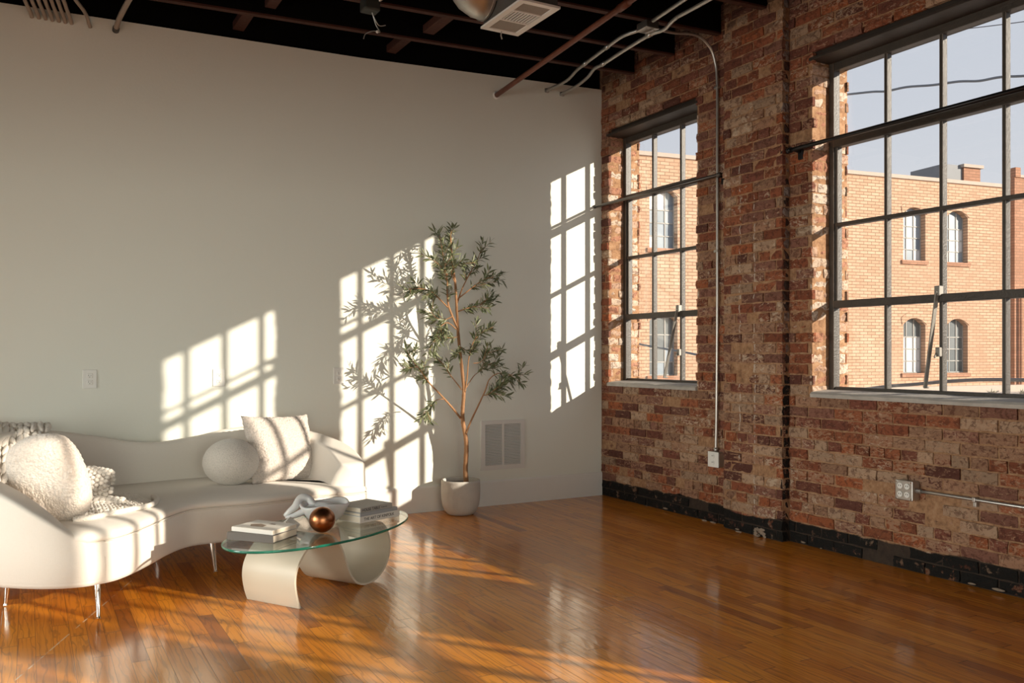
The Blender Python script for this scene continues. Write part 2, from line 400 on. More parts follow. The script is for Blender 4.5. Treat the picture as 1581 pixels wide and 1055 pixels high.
# wall behind the camera with three wide unseen openings added for fill light
RO = [(-7.1, -5.4), (-4.9, -3.2), (-2.7, -1.0)]
bm = bmesh.new()
box(bm, (XL - 0.12, YR - 0.2, 0), (WT, YR, 0.5)); box(bm, (XL - 0.12, YR - 0.2, 2.6), (WT, YR, 3.9))
xs = [XL - 0.12] + [q for r in RO for q in r] + [WT]
for a, b_ in zip(xs[0::2], xs[1::2]): box(bm, (a, YR - 0.2, 0.5), (b_, YR, 2.6))
struct(obj('wall_rear', bm, M['plain_wall']))

# unseen soffit added behind the viewer to shade the top of the white wall
bm = bmesh.new(); box(bm, (XL, YR, 2.3), (-1.6, -5.0, 2.5)); box(bm, (XL, -5.1, 2.5), (-1.6, -5.0, 3.3)); struct(obj('trim_20', bm, M['plain_wall']))

# ---- the brick wall, laid brick by brick on a mortar bed
CH, BL, JT = 0.0677, 0.206, 0.010
PAL = [((0.25, 0.078, 0.038), 5), ((0.30, 0.10, 0.047), 4), ((0.19, 0.066, 0.042), 4), ((0.24, 0.108, 0.074), 4),
       ((0.13, 0.048, 0.034), 2), ((0.32, 0.175, 0.108), 2), ((0.40, 0.265, 0.175), 2), ((0.33, 0.10, 0.04), 2)]
def brick_col(rng, pale=0.0):
    if rng.random() < pale: c = PAL[rng.choice((5, 6))][0]
    else: c = rng.choices([p[0] for p in PAL], [p[1] for p in PAL])[0]
    k = rng.uniform(0.8, 1.2); return (c[0] * k, c[1] * k, c[2] * k, rng.random())
class Bricks:
    def __init__(s, seed): s.v = []; s.f = []; s.c = []; s.r = random.Random(seed)
    def add(s, O, U, W, N, u0, u1, w0, w1, depth, front, pale=0.1, nu=4, nw=2, col=None):
        """a worn brick: rumpled front face at `front` along N, sides running back to `depth`"""
        r = s.r; b0 = len(s.v); rd = 0.006
        for j in range(nw + 1):
            for i in range(nu + 1):
                e = (i in (0, nu)) + (j in (0, nw))
                u = u0 + (u1 - u0) * i / nu + r.uniform(-1, 1) * 0.0035; w = w0 + (w1 - w0) * j / nw + r.uniform(-1, 1) * 0.003
                h = front + r.uniform(-0.0025, 0.002) - (rd * r.uniform(0.6, 1.5) if e else 0)
                s.v.append(O + U * u + W * w + N * h)
        per = [(i, 0) for i in range(nu)] + [(nu, j) for j in range(nw)] + [(i, nw) for i in range(nu, 0, -1)] + [(0, j) for j in range(nw, 0, -1)]
        b1 = len(s.v)
        for i, j in per:
            s.v.append(O + U * (u0 + (u1 - u0) * i / nu) + W * (w0 + (w1 - w0) * j / nw) + N * depth)
        c = col or brick_col(r, pale)
        for j in range(nw):
            for i in range(nu):
                a = b0 + j * (nu + 1) + i; s.f.append((a, a + 1, a + nu + 2, a + nu + 1)); s.c.append(c)
        m = len(per)
        for k in range(m):
            i, j = per[k]; i2, j2 = per[(k + 1) % m]
            s.f.append((b0 + j2 * (nu + 1) + i2, b0 + j * (nu + 1) + i, b1 + k, b1 + (k + 1) % m)); s.c.append(c)
    def build(s, name, parent=None):
        me = bpy.data.meshes.new(name); me.from_pydata([tuple(p) for p in s.v], [], s.f)
        bm = bmesh.new(); bm.from_mesh(me); bmesh.ops.recalc_face_normals(bm, faces=bm.faces[:]); bm.to_mesh(me); bm.free()
        at = me.attributes.new('bcol', 'FLOAT_COLOR', 'CORNER')
        k = 0
        for p, c in zip(me.polygons, s.c):
            for _ in range(p.loop_total): at.data[k].color = c; k += 1
        return link(name, me, parent, M['brick'])
def courses(B, O, U, N, s_a, s_b, z_a, z_b, holes, depth, front, rng, pale=lambda u, z: 0.12, ragged=0.012, colf=None):
    """running bond between s_a and s_b, cut round the holes (s0, s1, z0, z1)"""
    W = V((0, 0, 1)); k0 = int(math.floor(z_a / CH + 0.5))
    z = k0 * CH; k = k0
    while z < z_b - 0.01:
        w0, w1 = max(z + JT / 2, z_a), min(z + CH - JT / 2, z_b)
        header = (k % 6 == 3); L = BL * (0.5 if header else 1.0)
        spans = [(s_a, s_b)]
        for (h0, h1, hz0, hz1) in holes:
            if w1 > hz0 + 0.012 and w0 < hz1 - 0.012:
                new = []
                for a, b in spans:
                    if h1 <= a or h0 >= b: new.append((a, b)); continue
                    if h0 > a: new.append((a, h0))
                    if h1 < b: new.append((h1, b))
                spans = new
        for a, b in spans:
            u = math.floor(a / L) * L + (L / 2 if k % 2 else 0) - L
            while u < b:
                u0, u1 = max(u + JT / 2, a), min(u + L - JT / 2, b)
                if u1 - u0 > 0.03:
                    if abs(u0 - a) < 1e-6 and a > s_a + 1e-6: u0 += rng.uniform(-ragged, ragged * 0.4)
                    if abs(u1 - b) < 1e-6 and b < s_b - 1e-6: u1 += rng.uniform(-ragged * 0.4, ragged)
                    fr = front + rng.uniform(-0.006, 0.005) - (0.016 if rng.random() < 0.05 else 0)
                    B.add(O, U, W, N, u0, u1, w0, w1, depth, fr, pale(u0, z), nu=2 if header else 4, col=colf(z) if colf else None)
                u += L
        z += CH; k += 1
rng = random.Random(3)
U_, W_ = V((0, -1, 0)), V((0, 0, 1)); NX = V((-1, 0, 0)); O_ = V((0, 0, 0))
holes = [(a, b, ZS, ZH) for a, b, n in WIN]
P0_, P1_, PD = 1.575, 2.115, 0.068           # the shallow pier between the two windows
PIERS = [(P0_, P1_), (5.92, 6.46)]
def pale_at(u, z):
    p = 0.10
    if 2.2 < u < 3.4 and 0.2 < z < 0.7: p = 0.45
    if 0.2 < u < 1.5 and 0.15 < z < 0.7: p = 0.35
    return p
bm = bmesh.new()
# mortar bed / core of the wall, cut round the openings
MX = 0.005
ss = [0.0] + [q for a, b, n in WIN for q in (a, b)] + [-YR]
box(bm, (MX, YR, 0), (WT - MX, 0.12, ZS - 0.03)); box(bm, (MX, YR, ZH + 0.09), (WT - MX, 0.12, 3.95))
for a, b in zip(ss[0::2], ss[1::2]): box(bm, (MX, -b + MX if b < 10.5 else YR, ZS - 0.03), (WT - MX, -a - MX if a > 0 else 0.12, ZH + 0.09))
for a, b in PIERS: box(bm, (-PD + MX, -b + MX, 0), (MX, -a - MX, 3.95))
wall_right = struct(obj('wall_right', bm, M['mortar']))
B = Bricks(11)
lint = [(a - 0.06, b + 0.06, ZH, ZH + 0.02) for a, b, n in WIN]
courses(B, O_, U_, NX, 0.004, 10.55, 0.0, 3.9, holes + [(a, b, 0, 4) for a, b in PIERS], -0.02, 0.009, rng, pale_at)
courses(B, O_, U_, NX, P0_, P1_, 0.0, 3.9, [], PD - 0.03, PD + 0.007, rng, lambda u, z: 0.22)
courses(B, V((WT, 0, 0)), U_, V((1, 0, 0)), 0.0, 10.55, 0.0, 3.9, holes, -0.02, 0.002, rng, pale_at)
courses(B, O_, U_, NX, PIERS[1][0], PIERS[1][1], 0.0, 3.9, [], PD - 0.03, PD + 0.004, rng)
# pier returns and window reveals
for a, b in PIERS:
    for s_, n_ in ((b, -1), (a, 1)):
        courses(B, V((0, -s_, 0)), V((-1, 0, 0)), V((0, n_, 0)), 0.0, PD - 0.004, 0.0, 3.9, [], -0.02, 0.003, rng, colf=(lambda z: (0.010, 0.008, 0.007, -1.0) if z < 1.0 + 0.12 * math.sin(z * 9) else ((0.05, 0.03, 0.025, 0.0) if rng.random() < 0.5 else (0.24, 0.19, 0.17, 0.5))) if n_ < 0 else None)
for a, b, n in WIN:
    for s_, n_ in ((a, -1), (b, 1)):
        for x0, x1 in ((0.0, FRX - 0.03), (FRX + 0.03, WT)):
            courses(B, V((0, -s_, 0)), V((1, 0, 0)), V((0, n_, 0)), x0, x1, ZS, ZH, [], -0.02, 0.002, rng, colf=lambda z: rng.choice(((0.62, 0.48, 0.37, 0.6), (0.55, 0.36, 0.26, 0.7), (0.44, 0.21, 0.13, 0.4), (0.66, 0.55, 0.45, 0.5))))
B.build('brick_facing', wall_right)
# loose plaster lumps and torn paint curls along the foot of the wall
bm = bmesh.new()
for k in range(16):
    s_ = rng.uniform(0.6, 4.2)
    x_ = -PD - 0.012 if P0_ < s_ < P1_ else -0.012
    ico(bm, (x_ - rng.uniform(0, 0.012), -s_, rng.uniform(0.0, 0.02)), rng.uniform(0.006, 0.012), 2, (0.8, rng.uniform(1, 3), 0.6))
for k in range(40): ico(bm, (-PD - 0.008, -rng.uniform(1.87, 1.98), rng.uniform(0.008, 0.055)), rng.uniform(0.005, 0.012), 1, (0.4, 1.4, 1))
obj('mortar_crumbs', bm, pmat('pale_mortar_crumbs', (0.26, 0.20, 0.15), 0.9, bump=0.6, var=0.5, vscale=30), wall_right)['kind'] = 'stuff'

# lintels and sills
for i, (a, b, n) in enumerate(WIN):
    bm = bmesh.new()
    box(bm, (-0.012, -b - 0.02, ZH), (FRX + 0.03, -a + 0.02, ZH + 0.02), 0.003)
    box(bm, (0.03, -b - 0.01, ZH + 0.018), (WT - 0.02, -a + 0.01, ZH + 0.095))
    box(bm, (FRX + 0.02, -b, ZH - 0.01), (WT, -a, ZH + 0.02))
    struct(obj('trim_%d' % (i + 2), bm, M['lintel']))
    bm = bmesh.new(); nseg = 14; rings = []
    for k in range(nseg + 1):
        y = -a + 0.006 - (b - a + 0.012) * k / nseg
        e = rng.uniform(-0.006, 0.006); f = rng.uniform(-0.003, 0.003)
        rings.append([V((-0.018 + e, y, ZS - 0.032)), V((-0.02 + e, y, ZS - 0.012 + f)), V((-0.004 + e, y, ZS + f)), V((0.08, y, ZS + 0.008 + f)), V((FRX + 0.02, y, ZS + 0.016)), V((WT + 0.04, y, ZS + 0.004)), V((WT + 0.04, y, ZS - 0.032))])
    ring_loft(bm, rings); struct(obj('trim_%d' % (i + 7), bm, M['concrete'], smooth=False))

# steel windows: one mesh of frame and bars each, panes of glass, stay arm and catches
def window(i, a, b, n):
    bm = bmesh.new(); y0, y1 = -b, -a
    fx0, fx1 = FRX - 0.025, FRX + 0.02
    def bar(ya, za, yb, zb, d0=0.0, d1=0.0, mi=0): box(bm, (fx0 - d0, min(ya, yb), min(za, zb)), (fx1 + d1, max(ya, yb), max(za, zb)), 0.003, mi)
    e = 0.035
    bar(y0 - 0.004, ZS, y0 + e, ZH, 0.012, 0, 2); bar(y1 - e, ZS, y1 + 0.004, ZH, 0.012, 0, 2)
    bar(y0, ZH - 0.05, y1, ZH + 0.002, 0.006); bar(y0, ZS, y1, ZR[4] + 0.012)
    bar(y0 + e, ZR[1] - 0.027, y1 - e, ZR[1] + 0.02, 0.014); bar(y0 + e, ZR[3] - 0.024, y1 - e, ZR[3] + 0.022, 0.014)
    bar(y0 + e, ZR[2] - 0.013, y1 - e, ZR[2] + 0.011, 0.004)
    ms = {3: [0.486, 0.837], 4: None}[n]
    if ms is None: off = 0.405 if i < 2 else 0.41; ms = [a + off + 0.361 * k for k in range(3)]
    for s_ in ms: bar(-s_ - 0.0115, ZS, -s_ + 0.0115, ZH - 0.02, -0.004, 0, 1)
    # sash edges of the pivoting middle section and glazing putty beads
    bar(y0 + e, ZR[3], y0 + e + 0.018, ZR[1], -0.002, 0, 1); bar(y1 - e - 0.018, ZR[3], y1 - e, ZR[1], -0.002, 0, 1)
    bmesh.ops.recalc_face_normals(bm, faces=bm.faces[:])
    for f in bm.faces:                       # paler paint on room-side upright faces only, putting lit and shaded sides into colour
        if f.material_index and f.normal.x > -0.4: f.material_index = 0
    w = struct(obj('window_%d' % (i + 1), bm, [M['steel'], M['bar_face'], M['jamb_brown']]))
    bm = bmesh.new(); edges = [a + 0.03] + ms + [b - 0.03]
    for s0, s1 in zip(edges, edges[1:]):
        for z1, z0 in zip(ZR, ZR[1:]):
            box(bm, (FRX - 0.003, -s1 + 0.010, z0 + 0.008), (FRX + 0.001, -s0 - 0.010, z1 - 0.008))
    obj('panes', bm, M['glass'], w)
    # stay arm from the lower transom down to the sill side
    m_ = ms[1]; bm = bmesh.new()
    p0 = V((FRX - 0.055, -m_ + 0.0, ZR[3] + 0.03)); p1 = V((FRX - 0.04, -m_ + (0.175 if n == 3 else 0.085), ZR[4] + 0.03))
    d = (p1 - p0).normalized(); q = d.orthogonal().normalized()
    rot = d.to_track_quat('Z', 'X').to_matrix().to_4x4(); L = (p1 - p0).length
    box(bm, (-0.004, -0.013, 0), (0.004, 0.013, L), 0.002, mtx=Matrix.Translation(p0) @ rot)
    tube(bm, [p0 + V((-0.012, 0, 0)), p0 + V((0.035, 0, 0))], 0.007, 8); tube(bm, [p1 + V((-0.01, 0, 0)), p1 + V((0.03, 0, 0))], 0.006, 8)
    obj('stay_arm', bm, M['pale_steel'], w)
    bm = bmesh.new(); box(bm, (FRX - 0.058, -m_ - 0.016, ZR[3] + 0.01), (FRX - 0.02, -m_ + 0.018, ZR[3] + 0.068), 0.005); obj('pivot_bracket', bm, M['pale_steel'], w)
    bm = bmesh.new(); box(bm, (FRX - 0.045, -m_ - 0.008, ZR[4] + 0.205), (FRX - 0.02, -m_ + 0.02, ZR[4] + 0.258), 0.004)
    tube(bm, [(FRX - 0.06, -m_ + 0.012, ZR[4] + 0.20), (FRX - 0.045, -m_ + 0.012, ZR[4] + 0.225)], 0.006, 6); obj('catch', bm, M['pale_steel'], w)
for i, (a, b, n) in enumerate(WIN): window(i, a, b, n)

# ---- roof: black boards on joists that rise gently towards the windows
def zj(x): return 3.492 + 0.030 * x
bm = bmesh.new()
ring_loft(bm, [[V((XL - 0.1, YR - 0.1, zj(XL) + 0.22)), V((0.4, YR - 0.1, zj(0) + 0.22)), V((0.4, YR - 0.1, zj(0) + 0.34)), V((XL - 0.1, YR - 0.1, zj(XL) + 0.34))],
               [V((XL - 0.1, 0.12, zj(XL) + 0.22)), V((0.4, 0.12, zj(0) + 0.22)), V((0.4, 0.12, zj(0) + 0.34)), V((XL - 0.1, 0.12, zj(XL) + 0.34))]])
ceiling = struct(obj('ceiling', bm, M['black_roof']))
k = 0; y = -0.455
while y > YR:
    bm = bmesh.new(); h = 0.0125
    def sl(za, zb, hw): return [[V((x, y - hw, zj(x) + za)), V((x, y + hw, zj(x) + za)), V((x, y + hw, zj(x) + zb)), V((x, y - hw, zj(x) + zb))] for x in (XL, -4, -2, -0.01)]
    ring_loft(bm, sl(0.012, 0.225, 0.022), mi=0); ring_loft(bm, sl(0.0, 0.013, 0.0225), mi=1)
    obj('joist', bm, [M['black_roof'], M['red_wood']], ceiling)
    y -= 0.503; k += 1
for (x0, yk, w_) in ((-1.84, -0.71, 0.085), (-1.93, -0.22, 0.075), (-3.05, -0.22, 0.075), (-2.95, -0.71, 0.07)):
    bm = bmesh.new(); box(bm, (x0 - w_ / 2, yk - 0.215, zj(x0) + 0.045), (x0 + w_ / 2, yk + 0.215, zj(x0) + 0.10), 0.004)
    obj('blocking', bm, M['red_wood'], ceiling)

# ================================================================ FIXTURES
def plate_outlet(px, py, label):
    c = WY(px, py, 0.0); root = empty('wall_outlet', (c.x, 0, c.z), label, 'outlet', 'outlets on the white wall')
    bm = bmesh.new(); box(bm, (c.x - 0.041, -0.007, c.z - 0.060), (c.x + 0.041, 0.0, c.z + 0.060), 0.003); obj('cover_plate', bm, M['plastic'], root)
    for dz in (0.021, -0.021):
        bm = bmesh.new(); box(bm, (c.x - 0.017, -0.0095, c.z + dz - 0.0155), (c.x + 0.017, -0.004, c.z + dz + 0.0155), 0.003); r = obj('receptacle', bm, M['plastic'], root)
        bm = bmesh.new()
        for dx, h in ((-0.0065, 0.005), (0.0065, 0.004)): box(bm, (c.x + dx - 0.0013, -0.0098, c.z + dz + 0.001 - h * 0.3), (c.x + dx + 0.0013, -0.008, c.z + dz + 0.001 + h))
        tube(bm, [(c.x, -0.0098, c.z + dz - 0.008), (c.x, -0.008, c.z + dz - 0.008)], 0.0025, 8); obj('slots', bm, M['dark'], r)
plate_outlet(138.5, 585.5, 'white wall outlet above the left end of the sofa, in shade')
plate_outlet(338, 583.4, 'white wall outlet inside the leftmost patch of sunlight')
plate_outlet(523, 580.5, 'white wall outlet at the left edge of the sunlight behind the sofa arm')

# return-air grille
x0, x1, z0, z1 = -1.170, -0.772, 0.284, 0.680
root = empty('return_air_grille', ((x0 + x1) / 2, 0, z0), 'white louvred air grille low on the wall right of the tree', 'vent')
bm = bmesh.new()
for a in ((x0, z0, x1, z0 + 0.038), (x0, z1 - 0.032, x1, z1), (x0, z0 + 0.038, x0 + 0.036, z1 - 0.032), (x1 - 0.036, z0 + 0.038, x1, z1 - 0.032)):
    box(bm, (a[0], -0.012, a[1]), (a[2], 0.0, a[3]))
obj('frame', bm, M['grille'], root)
bm = bmesh.new(); box(bm, ((x0 + x1) / 2 - 0.009, -0.011, z0 + 0.03), ((x0 + x1) / 2 + 0.009, -0.002, z1 - 0.03)); obj('centre_bar', bm, M['grille'], root)
bm = bmesh.new(); box(bm, (x0 + 0.02, -0.0015, z0 + 0.02), (x1 - 0.02, -0.0005, z1 - 0.02)); obj('dark_recess', bm, M['dark'], root)
nl = 25; bm = bmesh.new()
for k in range(nl):
    z = z0 + 0.045 + (z1 - z0 - 0.085) * k / (nl - 1)
    ring_loft(bm, [[V((x, -0.011, z - 0.005)), V((x, -0.002, z + 0.004)), V((x, -0.002, z + 0.0055)), V((x, -0.0115, z - 0.0035))] for x in (x0 + 0.03, x1 - 0.03)])
obj('louvres', bm, M['grille'], root)

# surface boxes on the brick
bx = -0.05
root = empty('junction_outlet', (-0.0, -1.455, 0.41), 'grey metal outlet box at the foot of the vertical conduit, one duplex outlet', 'outlet')
bm = bmesh.new(); box(bm, (-0.052, -1.508, 0.410), (0.0, -1.402, 0.516), 0.006); obj('box', bm, M['galv'], root)
bm = bmesh.new(); box(bm, (-0.058, -1.510, 0.408), (-0.051, -1.400, 0.518), 0.004); cp = obj('cover_plate', bm, M['plastic'], root)
for dz in (0.023, -0.023):
    bm = bmesh.new(); tube(bm, [(-0.0615, -1.455, 0.463 + dz), (-0.055, -1.455, 0.463 + dz)], 0.0165, 16); obj('receptacle', bm, M['plastic'], cp)
    bm = bmesh.new()
    for dy in (-0.006, 0.006): box(bm, (-0.0625, -1.455 + dy - 0.0014, 0.463 + dz), (-0.060, -1.455 + dy + 0.0014, 0.463 + dz + 0.008))
    obj('slots', bm, M['dark'], cp)
root = empty('quad_outlet', (0.0, -3.003, 0.405), 'square metal box with four round receptacles on the brick under the large window', 'outlet')
bm = bmesh.new(); box(bm, (-0.062, -3.056, 0.405), (0.0, -2.950, 0.511), 0.005); obj('box', bm, M['galv'], root)
bm = bmesh.new(); box(bm, (-0.067, -3.058, 0.403), (-0.061, -2.948, 0.513), 0.004); cp = obj('cover_plate', bm, M['galv'], root)
for dy in (-0.022, 0.022):
    for dz in (-0.023, 0.023):
        bm = bmesh.new(); tube(bm, [(-0.0715, -3.003 + dy, 0.458 + dz), (-0.064, -3.003 + dy, 0.458 + dz)], 0.0165, 16); r = obj('receptacle', bm, M['plastic'], cp)
        bm = bmesh.new()
        for q in (-0.006, 0.006): box(bm, (-0.0725, -3.003 + dy + q - 0.0014, 0.458 + dz - 0.002), (-0.070, -3.003 + dy + q + 0.0014, 0.458 + dz + 0.006))
        obj('slots', bm, M['dark'], cp)
for q, (dy, dz) in enumerate([(-0.046, -0.046), (0.046, -0.046), (-0.046, 0.046), (0.046, 0.046)]):
    bm = bmesh.new(); ico(bm, (-0.068, -3.003 + dy, 0.458 + dz), 0.005, 1); obj('screw', bm, M['chrome'], cp)
def strap(root, p, axis, r, mat='galv'):
    bm = bmesh.new(); p = V(p)
    if axis == 'y': box(bm, (p.x - r - 0.003, p.y - 0.009, p.z - r - 0.003), (p.x + r + 0.012, p.y + 0.009, p.z + r + 0.003), 0.003); box(bm, (p.x - 0.002, p.y - 0.009, p.z - r - 0.028), (p.x + r + 0.012, p.y + 0.009, p.z - r), 0.002)
    else: box(bm, (p.x - r - 0.003, p.y - r - 0.003, p.z - 0.009), (p.x + r + 0.012, p.y + r + 0.003, p.z + 0.009), 0.003); box(bm, (p.x - 0.002, p.y + r, p.z - 0.009), (p.x + r + 0.012, p.y + r + 0.026, p.z + 0.009), 0.002)
    obj('strap', bm, M[mat], root)
root = empty('conduit', (-0.03, -3.06, 0.459), 'thin metal conduit running right from the four-receptacle box along the brick', 'pipe', 'conduits')
bm = bmesh.new(); tube(bm, [(-0.03, -3.056, 0.459), (-0.024, -3.2, 0.459), (-0.024, -5.9, 0.456)], 0.0095, 10); obj('tube', bm, M['galv'], root, True)
bm = bmesh.new(); tube(bm, [(-0.03, -3.056, 0.459), (-0.029, -3.085, 0.459)], 0.0135, 10); obj('coupling', bm, M['galv'], root)
strap(root, (-0.024, -3.39, 0.459), 'y', 0.0095)

# pipes under the roof
def pipe(name, pts, r, mat, label, cat='pipe', group=None, nsm=6, extra=None):
    pts = [V(p) for p in pts]; root = empty(name, pts[0], label, cat, group)
    bm = bmesh.new(); tube(bm, catmull(pts, nsm), r, 12); obj('tube', bm, M[mat], root, True)
    return root
def zc(px, py, z): return WZ(px, py, z)
e1 = WY(844, 140, -0.002)
c1 = [V((e1.x, 0.0, e1.z))] + [zc(874, 125, 3.40), zc(890, 109, 3.395), zc(903, 98.5, 3.39), zc(937, 73, 3.39), zc(961, 56, 3.395), zc(986, 47, 3.40)]
root = pipe('conduit', c1, 0.0125, 'galv', 'silver conduit with an offset bend from the white wall to the ceiling junction box', group='conduits')
for k in (3, 4):
    bm = bmesh.new(); p, q = c1[k], c1[k + 1] if k + 1 < len(c1) else c1[k]; d = (q - p).normalized()
    tube(bm, [p - d * 0.025, p + d * 0.025], 0.0155, 12); obj('coupling', bm, M['galv'], root, True)
bm = bmesh.new(); box(bm, (e1.x - 0.02, -0.012, e1.z - 0.018), (e1.x + 0.02, 0.0, e1.z + 0.018), 0.008); obj('wall_fitting', bm, M['galv'], root)
jc = zc(1000, 43.5, 3.40)
root = empty('ceiling_junction_box', jc, 'flat grey metal junction box between the silver conduits under the roof', 'junction box')
bm = bmesh.new(); box(bm, (jc.x - 0.052, jc.y - 0.055, jc.z - 0.012), (jc.x + 0.052, jc.y + 0.055, jc.z + 0.035), 0.006); obj('box', bm, M['sheet_grey'], root)
bm = bmesh.new(); box(bm, (jc.x - 0.055, jc.y - 0.058, jc.z - 0.017), (jc.x + 0.055, jc.y + 0.058, jc.z - 0.012), 0.002); obj('cover_plate', bm, M['galv'], root)
bm = bmesh.new(); ico(bm, (jc.x + 0.03, jc.y - 0.03, jc.z - 0.018), 0.006, 1); obj('screw', bm, M['galv'], root)
s1 = zc(1008, 32, 3.40); s2 = zc(1056, 0, 3.40); d = (s2 - s1)
pipe('conduit', [s1, s1 + d, s1 + d * 6], 0.0125, 'galv', 'silver conduit running from the junction box towards the viewer', group='conduits', nsm=2)
e2 = WY(867, 145.5, -0.002)
c2 = [V((e2.x, 0.0, e2.z))] + [zc(890, 133, 3.375), zc(907, 119.5, 3.37), zc(918, 106, 3.365), zc(931, 99, 3.36), zc(964, 77.5, 3.36), zc(1002, 54.5, 3.36), zc(1026, 45, 3.36), zc(1045, 27, 3.355), zc(1094, 0, 3.35)]
d = c2[-1] - c2[-2]; c2.append(c2[-1] + d * 8)
root = pipe('conduit', c2, 0.0125, 'galv', 'long silver conduit beside the junction box, rightmost of those leaving the white wall', group='conduits')
for k in (4, 6):
    bm = bmesh.new(); p = c2[k]; d = (c2[k + 1] - p).normalized(); tube(bm, [p - d * 0.025, p + d * 0.025], 0.0155, 12); obj('coupling', bm, M['galv'], root, True)
bm = bmesh.new(); box(bm, (e2.x - 0.02, -0.012, e2.z - 0.018), (e2.x + 0.02, 0.0, e2.z + 0.018), 0.008); obj('wall_fitting', bm, M['galv'], root)
c3 = [jc + V((0.05, 0.01, 0.012)), V((-0.42, -1.45, 3.44)), V((-0.22, -1.462, 3.455)), V((-0.10, -1.462, 3.40)), V((-0.045, -1.462, 3.30)), V((-0.024, -1.462, 3.14)), V((-0.022, -1.462, 2.6)), V((-0.022, -1.462, 1.6)), V((-0.024, -1.458, 0.9)), V((-0.03, -1.455, 0.514))]
root = pipe('conduit', c3, 0.0105, 'galv', 'conduit bending off the ceiling and running straight down the brick to the outlet box', group='conduits')
strap(root, (-0.022, -1.462, 3.12), 'z', 0.0105); strap(root, (-0.023, -1.462, 1.95), 'z', 0.0105)
bm = bmesh.new(); tube(bm, [(-0.03, -1.455, 0.516), (-0.029, -1.455, 0.545)], 0.0145, 10); obj('coupling', bm, M['galv'], root, True)
pe = WY(766, 147.5, 0.0); pz = zc(975, 0, 3.36); d = pz - pe
root = pipe('sprinkler_pipe', [pe, pe + d * 0.5, pe + d, pe + d * 1.9], 0.019, 'rust_pipe', 'rust brown steel pipe slanting down from the roof into the white wall', nsm=2)
bm = bmesh.new(); tube(bm, [pe + d * 0.93, pe + d * 0.985], 0.025, 14); obj('coupling', bm, M['rust_pipe'], root, True)
bm = bmesh.new(); tube(bm, [pe, pe + V((0, -0.008, 0))], 0.030, 16); obj('wall_collar', bm, M['white_trim'], root, True)

# row of painted conduits turning into the wall top left
for k, px in enumerate((49, 60, 70.5, 81, 91, 101, 110.5)):
    p = WY(px, 26.5 + k * 1.7, 0.0)
    pipe('wall_conduit', [p, p + V((-0.006, -0.03, 0.012)), p + V((-0.03, -0.13, 0.035)), p + V((-0.10, -0.5, 0.045)), p + V((-0.45, -2.2, 0.03))], 0.0115, 'painted_conduit',
         ['leftmost', 'second', 'third', 'fourth', 'fifth', 'sixth', 'rightmost'][k] + (' of the seven painted conduits entering the white wall side by side at top left' if k in (0, 6) else ' from the left of the seven painted conduits side by side at top left'), group='painted conduits at the top of the white wall')
p = WY(139.5, 42, 0.0)
pipe('wall_conduit', [p, p + V((-0.01, -0.03, 0.015)), p + V((-0.04, -0.12, 0.05)), p + V((-0.17, -0.55, 0.05)), p + V((-0.6, -2.2, 0.05))], 0.0115, 'painted_conduit', 'single painted conduit just right of the row of seven', group='painted conduits at the top of the white wall')
p = WY(178.5, 47, 0.0)
root = pipe('drain_pipe', [p, p + V((0.002, -0.03, 0.01)), p + V((0.02, -0.25, 0.04)), p + V((0.10, -1.2, 0.05)), p + V((0.2, -2.4, 0.05))], 0.0165, 'painted_conduit', 'thicker lone pipe entering the wall right of the painted conduits')
bm = bmesh.new(); tube(bm, [p + V((0, 0, -0.002)), p + V((0.001, -0.03, 0.008))], 0.021, 12); obj('collar', bm, M['sheet_grey'], root, True)

# supply register on its duct drop
A, Bq, Cq, Dq = V((-2.030, -1.690)), V((-1.790, -1.740)), V((-1.790, -2.165)), V((-2.030, -2.120)); zb = 3.10
root = empty('air_diffuser', (-1.91, -1.93, 3.1), 'grey sheet-metal duct drop with a white slatted supply grille underneath', 'vent')
bm = bmesh.new(); box(bm, (-2.022, -2.15, zb + 0.006), (-1.798, -1.70, 3.42), 0.003); obj('duct_drop', bm, M['sheet_grey'], root)
bm = bmesh.new()
for lo, hi in (((-2.035, -2.16), (-1.787, -2.125)), ((-2.035, -1.725), (-1.787, -1.69)), ((-2.035, -2.125), (-2.0, -1.725)), ((-1.822, -2.125), (-1.787, -1.725)), ((-2.0, -1.874), (-1.822, -1.862)), ((-2.0, -2.018), (-1.822, -2.006))):
    box(bm, (lo[0], lo[1], zb - 0.006), (hi[0], hi[1], zb + 0.006))
fr = obj('frame', bm, M['grille'], root)
bm = bmesh.new()
for k in range(9):
    x = -1.988 + 0.154 * k / 8
    box(bm, (x - 0.0028, -2.004, zb - 0.005), (x + 0.0028, -1.876, zb + 0.003))
obj('slats', bm, M['grille'], fr)
bm = bmesh.new()
pm_ = pmat('perforated_grille_panel', (0.30, 0.26, 0.22), 0.6, bump=0.6, bscale=260); bm.free()
for y0, y1 in ((-2.126, -2.018), (-1.862, -1.724)): bm = bmesh.new(); box(bm, (-1.999, y0 + 0.001, zb + 0.0), (-1.823, y1 - 0.001, zb + 0.0055)); obj('perforated_panel', bm, pm_, fr)
bm = bmesh.new(); box(bm, (-1.999, -2.005, zb + 0.0035), (-1.823, -1.875, zb + 0.0055)); obj('dark_recess', bm, M['dark'], fr)
bm = bmesh.new(); tube(bm, [(-1.91, -1.712, zb - 0.004), (-1.912, -1.71, zb - 0.03), (-1.905, -1.71, zb - 0.05)], 0.004, 6); obj('damper_lever', bm, M['galv'], fr)
